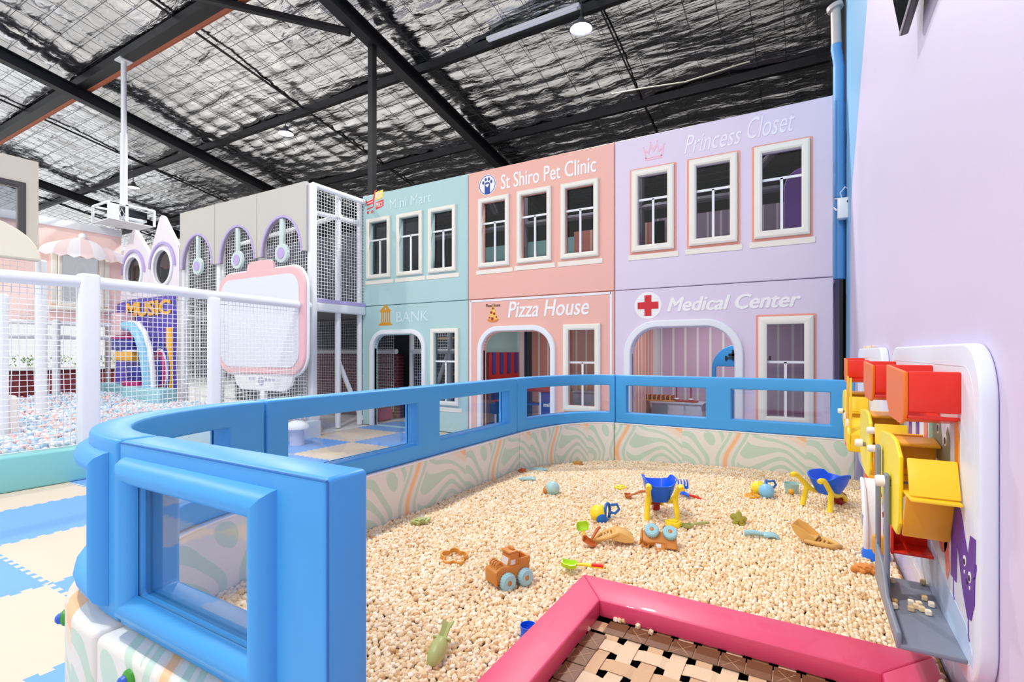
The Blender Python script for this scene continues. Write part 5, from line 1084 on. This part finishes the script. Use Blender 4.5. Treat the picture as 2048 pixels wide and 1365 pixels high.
# ---- two toy trucks
def truck(label, mat):
    t = thing('toy_truck', label, 'toy truck', mat=mat, group='brown toy trucks in the block pit'); B = TBROWN
    obj('chassis', side([(-.105, .035), (.10, .03), (.125, .045), (.12, .115), (.085, .13), (.03, .12), (-.02, .12), (-.105, .115)], .10, .008), B, t)
    obj('cab', side([(-.035, .115), (.04, .115), (.028, .16), (.022, .185), (-.035, .185)], .088, .010), B, t); obj('roof_hat', G().box((-.03, -.042, .182), (.035, .042, .195)).bevel(.006, 2).merge(G().ball((-.01, 0, .20), (.012, .03, .012), 10, 6)), B, t)
    g = G()
    for y in (-.043, .043): g.box((-.105, y-.006, .11), (-.03, y+.006, .15))
    g.box((-.108, -.049, .11), (-.096, .049, .15)).box((-.045, -.049, .11), (-.035, .049, .15)); obj('bed_walls', g.bevel(.003, 1), B, t)
    obj('front_guard', side([(.118, .028), (.132, .035), (.134, .108), (.12, .118)], .112, .006), B, t)
    for k in range(4): obj('grille_ring', G().tube([(.095+.022*math.cos(a), -.03+.02*k, .128+.022*math.sin(a)) for a in np.linspace(0, pi, 9)], .0055, 6), B, t)
    obj('windscreen', G().prism([(.0415, .122), (.031, .158), (.029, .158), (.039, .122)], -.03, .03, MXZ).bevel(.0005, 1), TOYW, t)
    for y in (-1, 1): obj('side_window', G().prism([(.03, .125), (.024, .152), (-.004, .152), (-.004, .125)], min(y*.0445, y*.046), max(y*.0445, y*.046), MXZ), TOYW, t)
    for x in (-.06, .06):
        for y in (-1, 1):
            prof = [(.018, 0), (.040, .0), (.047, .006), (.047, .028), (.040, .036), (.014, .036), (.014, .031), (0, .031)]
            rot = Matrix.Translation((x, y*.048, .047)) @ Matrix.Rotation(-y*pi/2, 4, 'X')
            w = obj('wheel', G().lathe(prof, 24, rot), LBLUE, t, smooth=40)
            obj('hub', G().lathe([(.012, .03), (.012, .035), (.008, .037), (0, .037)], 10, rot), B, w, smooth=40)
            g = G()
            for k in range(12): a = 2*pi*k/12; g.merge(G().ball((.029*math.cos(a), .029*math.sin(a), .036), (.004, .004, .002), 6, 4), rot)
            for k in range(20): a = 2*pi*k/20; g.merge(G().box((.0455, -.0022, .004), (.0490, .0022, .030)), rot @ Matrix.Rotation(a, 4, 'Z'))
            obj('tread', g, LBLUE, w)
    return t
hd = (-RV*.80+TV_*.55); p = at(1020, 1166); truck('brown toy truck standing upright on pale blue wheels in the block pit', basis(hd, UV, p+Vector((0, 0, -.006)))@Matrix.Diagonal((.92, .95, .95, 1)))
p = at(1330, 1098); truck('brown toy truck tipped on its side with two pale blue wheels up', basis(-RV*.95+UV*.05-TV_*.25, -UV*.62+TV_*.78, p+UV*.075-TV_*.10)@Matrix.Diagonal((.92, .95, .95, 1)))
# ---- two wheelbarrows
def barrow(label, mat):
    t = thing('wheelbarrow', label, 'wheelbarrow', mat=mat, group='blue and yellow toy wheelbarrows')
    rings = [(.11, .13, .065, .02), (.15, .17, .085, .06), (.20, .21, .105, .10), (.245, .24, .12, .13)]
    g = G(); n = 28
    def ring(z, a, b, k):
        out = []
        for i in range(n):
            w = 2*pi*i/n; c, s_ = math.cos(w), math.sin(w); e = .55
            x = a*math.copysign(abs(c)**e, c)*(.62 if c < 0 else .8); y = b*math.copysign(abs(s_)**e, s_)*(1 if c < .2 else 1-.35*(c-.2)); zz = z
            if z > .2: zz = z+.05*abs(s_)**2*(1 if c < .6 else .4)-.012
            out.append((x+.03, y, zz))
        return out
    R0 = [ring(z, a*.8, b, k) for k, (z, a, b, _) in enumerate(rings)]; In = [[(x*.94+.0, y*.93, z+.006) for x, y, z in r] for r in R0]
    seq = R0+In[::-1]; V = [p for r in seq for p in r]; F = [(i*n+j, i*n+(j+1) % n, (i+1)*n+(j+1) % n, (i+1)*n+j) for i in range(len(seq)-1) for j in range(n)]+[tuple(range(n-1, -1, -1)), tuple(range((len(seq)-1)*n, len(seq)*n))]
    g.add(V, F); obj('tub', g, TOYBLUE, t, smooth=50); obj('tub_rim', G().tube([(x, y, z+.002) for x, y, z in R0[-1]], .006, 6, closed=True), TOYBLUE, t, smooth=60)
    for s_ in (-1, 1):
        obj('handle', G().tube([(-.235, s_*.115, .262), (-.215, s_*.115, .272), (-.185, s_*.113, .268), (-.15, s_*.108, .235), (-.11, s_*.10, .19), (-.05, s_*.085, .13), (.03, s_*.065, .105), (.11, s_*.05, .10), (.155, s_*.045, .07), (.165, s_*.042, .045)], [.02, .021, .02, .019, .019, .02, .019, .018, .018, .018], 10), TOYYEL, t, smooth=60)
        obj('leg', G().tube([(-.10, s_*.10, .18), (-.085, s_*.10, .14), (-.10, s_*.108, .07), (-.115, s_*.112, -.005)], [.018, .02, .02, .021], 10), TOYYEL, t, smooth=60)
    obj('wheel', G().lathe([(.012, -.026), (.05, -.024), (.058, -.012), (.058, .012), (.05, .024), (.012, .026)], 24, Matrix.Translation((.165, 0, .05)) @ Matrix.Rotation(pi/2, 4, 'X')), DRED, t, smooth=40)
    obj('axle', G().cyl((.165, -.05, .048), (.165, .05, .048), .008, 8), TOYYEL, t); return t
p = at(1327, 1042); barrow('blue and yellow toy wheelbarrow with its handles towards the camera', basis(-TV_*.99+RV*.1, UV, p-TV_*.10)@Matrix.Diagonal((.95, .97, 1.0, 1)))
p = at(1652, 1014); barrow('blue and yellow toy wheelbarrow standing side-on near the wall panel', basis(RV*.93-TV_*.38, UV, p)@Matrix.Diagonal((1.0, 1.02, .93, 1)))
# ---- scoops with looped handles
def big_scoop(label, mat, tilt):
    t = thing('toy_scoop', label, 'scoop', mat=mat, group='tan scoops with looped handles'); tr = Matrix.Rotation(-tilt, 4, 'Y')
    g = G(); w = .058; st = [(0, 0, .9), (.03, -.012, 1), (.075, -.014, 1.04), (.115, -.004, 1.06)]; V = []
    for (x, z, k), hh in zip(st, (.055, .06, .05, .018)): V += [(x, -w*k, z+hh), (x, -w*k*.95, z+.008), (x, -w*k*.7, z), (x, w*k*.7, z), (x, w*k*.95, z+.008), (x, w*k, z+hh)]
    g.add(V, [(6*i+j, 6*i+j+1, 6*i+7+j, 6*i+6+j) for i in range(3) for j in range(5)]+[(0, 5, 4, 3, 2, 1)])
    obj('scoop_bowl', solid(g, .006).xf(tr), TAN, t, smooth=45)
    obj('loop_handle', G().tube([(.01, -.046, .018), (-.05, -.052, .016), (-.11, -.036, .012), (-.14, 0, .012), (-.11, .036, .012), (-.05, .052, .016), (.01, .046, .018)], .013, 8), TAN, t, smooth=60)
    for k in range(4): obj('rib', rbox((-.085+.02*k, -.036, .008), (-.074+.02*k, .036, .02), .003, 1), TAN, t)
    return t
def solid(g, th):
    bm = g.bm(); bmesh.ops.recalc_face_normals(bm, faces=bm.faces); r = bmesh.ops.solidify(bm, geom=bm.faces, thickness=th); bm.verts.index_update()
    g.v = [tuple(v.co) for v in bm.verts]; g.f = [tuple(v.index for v in f.verts) for f in bm.faces]; g.m = [0]*len(g.f); bm.free(); return g
p = at(1622, 1086); big_scoop('tan toy scoop lying open with its looped handle to the right', basis(-RV*.74-TV_*.68, UV, p+UV*.004-RV*.012)@Matrix.Diagonal((1.2, 1.18, 1.2, 1)), .85)
p = at(1234, 1088); big_scoop('tan toy scoop turned over with its back up beside the rust blade', basis(RV*.88+TV_*.1+UV*.42, -UV*.9+RV*.4, p+UV*.098-RV*.012)@Matrix.Diagonal((1.1, 1.0, 1.05, 1)), .9)
def shovel(name, label, blade, handle, mat, tip=None, wide=.035, L=.075, H=.11, bend=.0):
    t = thing(name, label, 'toy shovel', mat=mat)
    V = []
    for x, w, z in ((0, wide*.8, 0), (L*.35, wide, -.004), (L*.75, wide*.95, 0), (L, wide*.75, .006)): V += [(x, -w, z+.022), (x, -w*.85, z), (x, w*.85, z), (x, w, z+.022)]
    obj('blade', solid(G().add(V, [(4*i+j, 4*i+j+1, 4*i+5+j, 4*i+4+j) for i in range(3) for j in range(3)]+[(0, 3, 2, 1)]), .004), blade, t, smooth=40)
    obj('handle', G().tube([(.005, 0, .012), (-.03, 0, .018), (-H*.6, 0, .016+bend), (-H, 0, .014+bend)], [.008, .008, .011, .010], 8), handle, t, smooth=60)
    if tip: obj('grip', G().tube([(-H*.55, 0, .020+bend), (-H*.98, 0, .02+bend)], .011, 8), tip, t, smooth=60)
    return t
p = at(1150, 1147); shovel('toy_shovel', 'lime scoop with yellow handle and red grip on the pink pad corner', LIME, TOYYEL, basis(-RV*.95-TV_*.28, UV, p+UV*.035+RV*.01), REDP, .04, .085, .15, -.0)
p = at(1166, 1072); shovel('toy_shovel', 'lime shovel with yellow handle standing behind the tan scoop', LIME, TOYYEL, basis(-RV*.15-TV_*.25+UV*.95, TV_, p+UV*.035), REDP, .042, .06, .05)
p = at(1180, 1092); shovel('digger_shovel', 'rust brown toy digger blade lying before the tan scoop', RUST, RUST, basis(-RV*.5+TV_*.8-UV*.1, UV+RV*.5, p+UV*.025), None, .05, .05, .10, .05)
p = at(1262, 998); shovel('toy_shovel', 'small rust brown shovel left of the facing wheelbarrow', RUST, RUST, basis(-RV*.9-TV_*.1-UV*.1, UV, p+UV*.018), None, .045, .05, .14, .02)
p = at(1384, 1056); shovel('toy_shovel', 'olive green shovel lying beside the yellow sand mould', OLIVE, OLIVE, basis(-RV*.93+TV_*.3, UV, p+UV*.008), None, .03, .07, .14)
# olive scoop standing near the camera
p = at(876, 1318); t = thing('toy_scoop', 'olive green scoop lying bowl down near the fence end', 'scoop', mat=basis(-UV*.35+TV_*.88-RV*.22, UV*.9+TV_*.42, p+UV*.035))
g = G(); n = 14; prof = [(-.045, .6), (-.03, .88), (0, 1), (.03, .93), (.055, .7), (.068, .35), (.072, .02)]
V = []
for x, k in prof:
    for j in range(n): a = pi*j/(n-1); V.append((x, .036*k*math.cos(a), .036*k*math.sin(a)))
obj('bowl', solid(G().add(V, [(i*n+j, i*n+j+1, (i+1)*n+j+1, (i+1)*n+j) for i in range(len(prof)-1) for j in range(n-1)]), .003), OLIVE, t, smooth=60)
obj('handle', solid(G().add([(-.04, -.016, .012), (-.04, 0, .0), (-.04, .016, .012), (-.09, -.016, .016), (-.09, 0, .004), (-.09, .016, .016), (-.125, -.024, .02), (-.125, 0, .006), (-.125, .024, .02)], [(3*i+j, 3*i+j+1, 3*i+4+j, 3*i+3+j) for i in range(2) for j in range(2)]), .004), OLIVE, t)
obj('collar', rbox((-.052, -.038, -.004), (-.042, .038, .014), .003), OLIVE, t)
# ---- rakes
def rake(label, mat, hcol, H=.13):
    t = thing('toy_rake', label, 'toy rake', mat=mat, group='blue rakes with red handles')
    obj('head', rbox((-.005, -.045, 0), (.02, .045, .014), .004), TOYBLUE, t)
    for k in range(4): y = -.039+.026*k; obj('tine', G().tube([(.015, y, .007), (.05, y, .01), (.075, y, -.004)], [.008, .007, .005], 6), TOYBLUE, t, smooth=60)
    obj('handle', G().tube([(0, 0, .008), (-.04, 0, .014), (-H, 0, .012)], [.009, .01, .012], 8), hcol, t, smooth=60); return t
p = at(1366, 990); rake('blue toy rake standing tines up behind the wheelbarrow tub', basis(UV*.95-TV_*.2, TV_, p+UV*.055), REDP, .06)
p = at(1376, 997); rake('blue toy rake lying with its red handle to the right', basis(-RV*.85-TV_*.2+UV*.30, UV, p+UV*.02-RV*.0), REDP, .14)
p = at(1528, 1077); t = thing('toy_fork', 'pale blue toy hand fork lying in the middle of the blocks', 'toy fork', mat=basis(RV*.93+TV_*.3, UV, p+UV*.012))
obj('handle', G().tube([(-.12, 0, .012), (-.06, 0, .018), (0, 0, .012)], [.018, .017, .013], 8), LBLUE, t, smooth=60); obj('head', rbox((-.005, -.035, .0), (.03, .035, .022), .008), LBLUE, t)
for k in range(3): y = -.025+.025*k; obj('tine', G().tube([(.02, y, .012), (.06, y, .016), (.085, y, .002), (.092, y, -.015)], [.010, .010, .009, .007], 8), LBLUE, t, smooth=60)
# ---- moulds and small toys
def star(n, r0, r1, ph=0): return [((r0 if i % 2 else r1)*math.cos(pi*i/n+ph), (r0 if i % 2 else r1)*math.sin(pi*i/n+ph)) for i in range(2*n)]
def lump(n, r0, r1, k=40): return [((r0+(r1-r0)*abs(math.cos(n*pi*i/k)))*math.cos(2*pi*i/k), (r0+(r1-r0)*abs(math.cos(n*pi*i/k)))*math.sin(2*pi*i/k)) for i in range(k)]
def mould(label, poly, h, m, mat, name='sand_mould', hollow=False, extra=None):
    t = thing(name, label, 'sand mould', mat=mat)
    if hollow: obj('rim', plate([poly, [(x*.86, y*.86) for x, y in poly][::-1]], h, .003), m, t)
    else:
        obj('shell', G().prism(poly, 0, h).bevel(.006, 2, 30), m, t); obj('top', G().prism([(x*.6, y*.6) for x, y in poly], h, h+.008).bevel(.004, 2, 30), m, t)
    return t
dino = [(-.075, 0), (-.06, .02), (-.05, .012), (-.035, .034), (-.022, .022), (-.005, .042), (.01, .026), (.028, .038), (.04, .02), (.062, .022), (.078, .008), (.066, -.008), (.045, -.012), (.045, -.034), (.028, -.034), (.024, -.018), (-.012, -.02), (-.014, -.036), (-.034, -.036), (-.036, -.016), (-.06, -.01)]
p = at(841, 1049); mould('olive green dinosaur sand mould lying by the left contour kerb', dino, .03, OLIVE, basis(RV*.85-TV_*.4, UV*.95+TV_*.3, p+UV*.006))
p = at(908, 1120); mould('orange scalloped cutter ring lying left of the upright truck', lump(5, .055, .085), .03, M('ring_amber', (226, 160, 66), .42), basis(RV*.9-TV_*.35, UV+TV_*.2, p+UV*.014), 'cutter_ring', True)
p = at(1727, 1146); mould('orange dinosaur sand mould lying beside the grey chute', dino, .03, M('dino_orange', (230, 150, 74), .42), basis(RV, UV*.9+TV_*.35, p+UV*.01))
p = at(1475, 1047); mould('dark olive flower sand mould right of the facing wheelbarrow', lump(5, .032, .06), .035, DOLIVE, basis(RV, UV*.6+TV_*.75, p+UV*.02))
p = at(1241, 978); mould('bright yellow shell sand mould behind the rust shovel', lump(4, .045, .058), .02, TOYYEL, basis(RV, UV, p+UV*.002))
p = at(1347, 1053); mould('bright yellow turtle sand mould by the facing wheelbarrow leg', lump(5, .045, .058), .035, TOYYEL, basis(RV, UV, p+UV*.002))
p = at(1073, 941); mould('pale teal tray mould at the left back corner of the blocks', rrect(-.11, -.05, .11, .05, .03, 4), .012, M('teal_toy', (168, 208, 204), .4), basis(RV, UV, p+UV*.004))
p = at(1053, 961); mould('pale teal fish mould just before the left back corner', [(-.08, 0), (-.03, .035), (.04, .03), (.09, .045), (.075, 0), (.09, -.035), (.04, -.025), (-.03, -.03)], .018, M('teal_toy', (168, 208, 204), .4), basis(RV, UV, p+UV*.004))
p = at(1045, 945); mould('rust brown star mould by the left back corner seam', star(5, .05, .028), .025, RUST, basis(RV, UV+TV_*.4, p+UV*.004))
p = at(1156, 930); mould('dark tan star mould at the back of the curved kerb', star(6, .07, .04), .025, M('dark_tan', (190, 138, 66), .45), basis(RV, UV+TV_*.3, p+UV*.004))
# ball rattles, watering cans, cup
def cup(label, p, r, m, dm, k=1.):
    t = thing('toy_cup', label, 'toy cup', p); obj('body', G().lathe([(r*.8, 0), (r, .1*k), (r*1.04, .105*k), (r*.96, .105*k), (r*.78, .012), (0, .012)], 22), m, t, smooth=50)
    d = TV_*.8-RV*.5; obj('spot', G().ball(Vector((0, 0, .035*k))+d.normalized()*r*.85, (r*.42,)*3, 12, 8), dm, t, smooth=60); return t
p = at(1583, 986); cup('pale teal toy cup with orange spot near the back kerb', p-UV*.01, .06, M('teal_toy', (168, 208, 204), .4), AMBERP, .9)
p = at(1105, 988); t = thing('toy_ball', 'pale teal round toy with orange cap at the left back', 'toy ball', p); obj('body', G().ball((0, 0, .045), .062, 20, 12), M('teal_toy', (168, 208, 204), .4), t, smooth=80); obj('cap', G().ball(-RV*.05+UV*.03, .034, 12, 8), TBROWN, t, smooth=60)
p = at(1533, 996); t = thing('toy_ball', 'sky blue ball toy in front of the yellow watering can', 'toy ball', p); obj('body', G().ball((0, 0, .055), .062, 20, 12), SKYP, t, smooth=80); obj('feet', G().ball(RV*.03+TV_*.03, .014).ball(-RV*.03+TV_*.03, .014), WPLAST, t, smooth=60)
def can(label, p, sx=1):
    t = thing('watering_can', label, 'watering can', p, group='yellow and blue toy watering cans')
    obj('body', G().ball(UV*.06-RV*.03*sx, (.062, .062, .058), 18, 10), TOYYEL, t, smooth=80)
    c = UV*.065+RV*.035*sx; obj('ring', G().tube([c+(RV*.2*sx-UV*0)*0+ (UV*math.cos(a)*.062+(-TV_*.8+RV*.5)*math.sin(a)*.05) for a in np.linspace(0, 2*pi, 20)[:-1]], .011, 8, closed=True), MIDBLUE, t, smooth=60)
    obj('handle', G().tube([c+RV*.02*sx+UV*.05, c+RV*.07*sx+UV*.055, c+RV*.085*sx+UV*.02, c+RV*.055*sx-UV*.01, c+RV*.02*sx], .010, 8), MIDBLUE, t, smooth=60)
    rot = Matrix.Translation(UV*.03-RV*.015*sx+TV_*.05) @ TV_.to_track_quat('Z', 'Y').to_matrix().to_4x4()
    obj('wheel', G().lathe([(.0, 0), (.036, 0), (.038, .012), (.03, .018), (0, .018)], 18, rot), MIDBLUE, t, smooth=40); return t
can('yellow toy watering can with blue ring left of the facing wheelbarrow', at(1205, 1040)-UV*.01); can('yellow toy watering can with blue ring near the back kerb', at(1524, 988)-UV*.01)
p = at(1504, 995); t = thing('cutter_ring', 'thin orange ring cutter with upright grip left of the sky blue ball', 'sand mould', p); obj('ring', G().tube([(.055*math.cos(a), .055*math.sin(a), .012) for a in np.linspace(0, 2*pi, 20)[:-1]], .008, 6, closed=True), AMBERP, t, smooth=60); obj('grip', G().tube([(-.05, 0, .015), (0, 0, .02), (.05, 0, .015)], .006, 6).cyl((0, 0, .015), (0, 0, .065), .009, 8), AMBERP, t)
p = at(1752, 1118); t = thing('toy_bucket', 'bright blue rounded toy mould half hidden by the grey support', 'sand mould', p+UV*.02); obj('body', G().lathe([(.07, -.02), (.072, .01), (.062, .05), (.035, .078), (0, .085)], 22), M('bright_blue', (24, 116, 240), .3), t, smooth=60)
obj('eye', G().ball((-.03, -.045, .055), .008), M('bright_blue', (24, 116, 240), .3), t)
p = pZ(1046, 1266, .385); t = thing('toy_bucket', 'royal blue toy cup edge showing from behind the pink pad', 'toy cup', (-1.035, p.y, .365)); obj('body', G().lathe([(.03, -.02), (.036, .06), (.033, .06), (.028, -.01), (0, -.01)], 20), TOYBLUE, t, smooth=50)
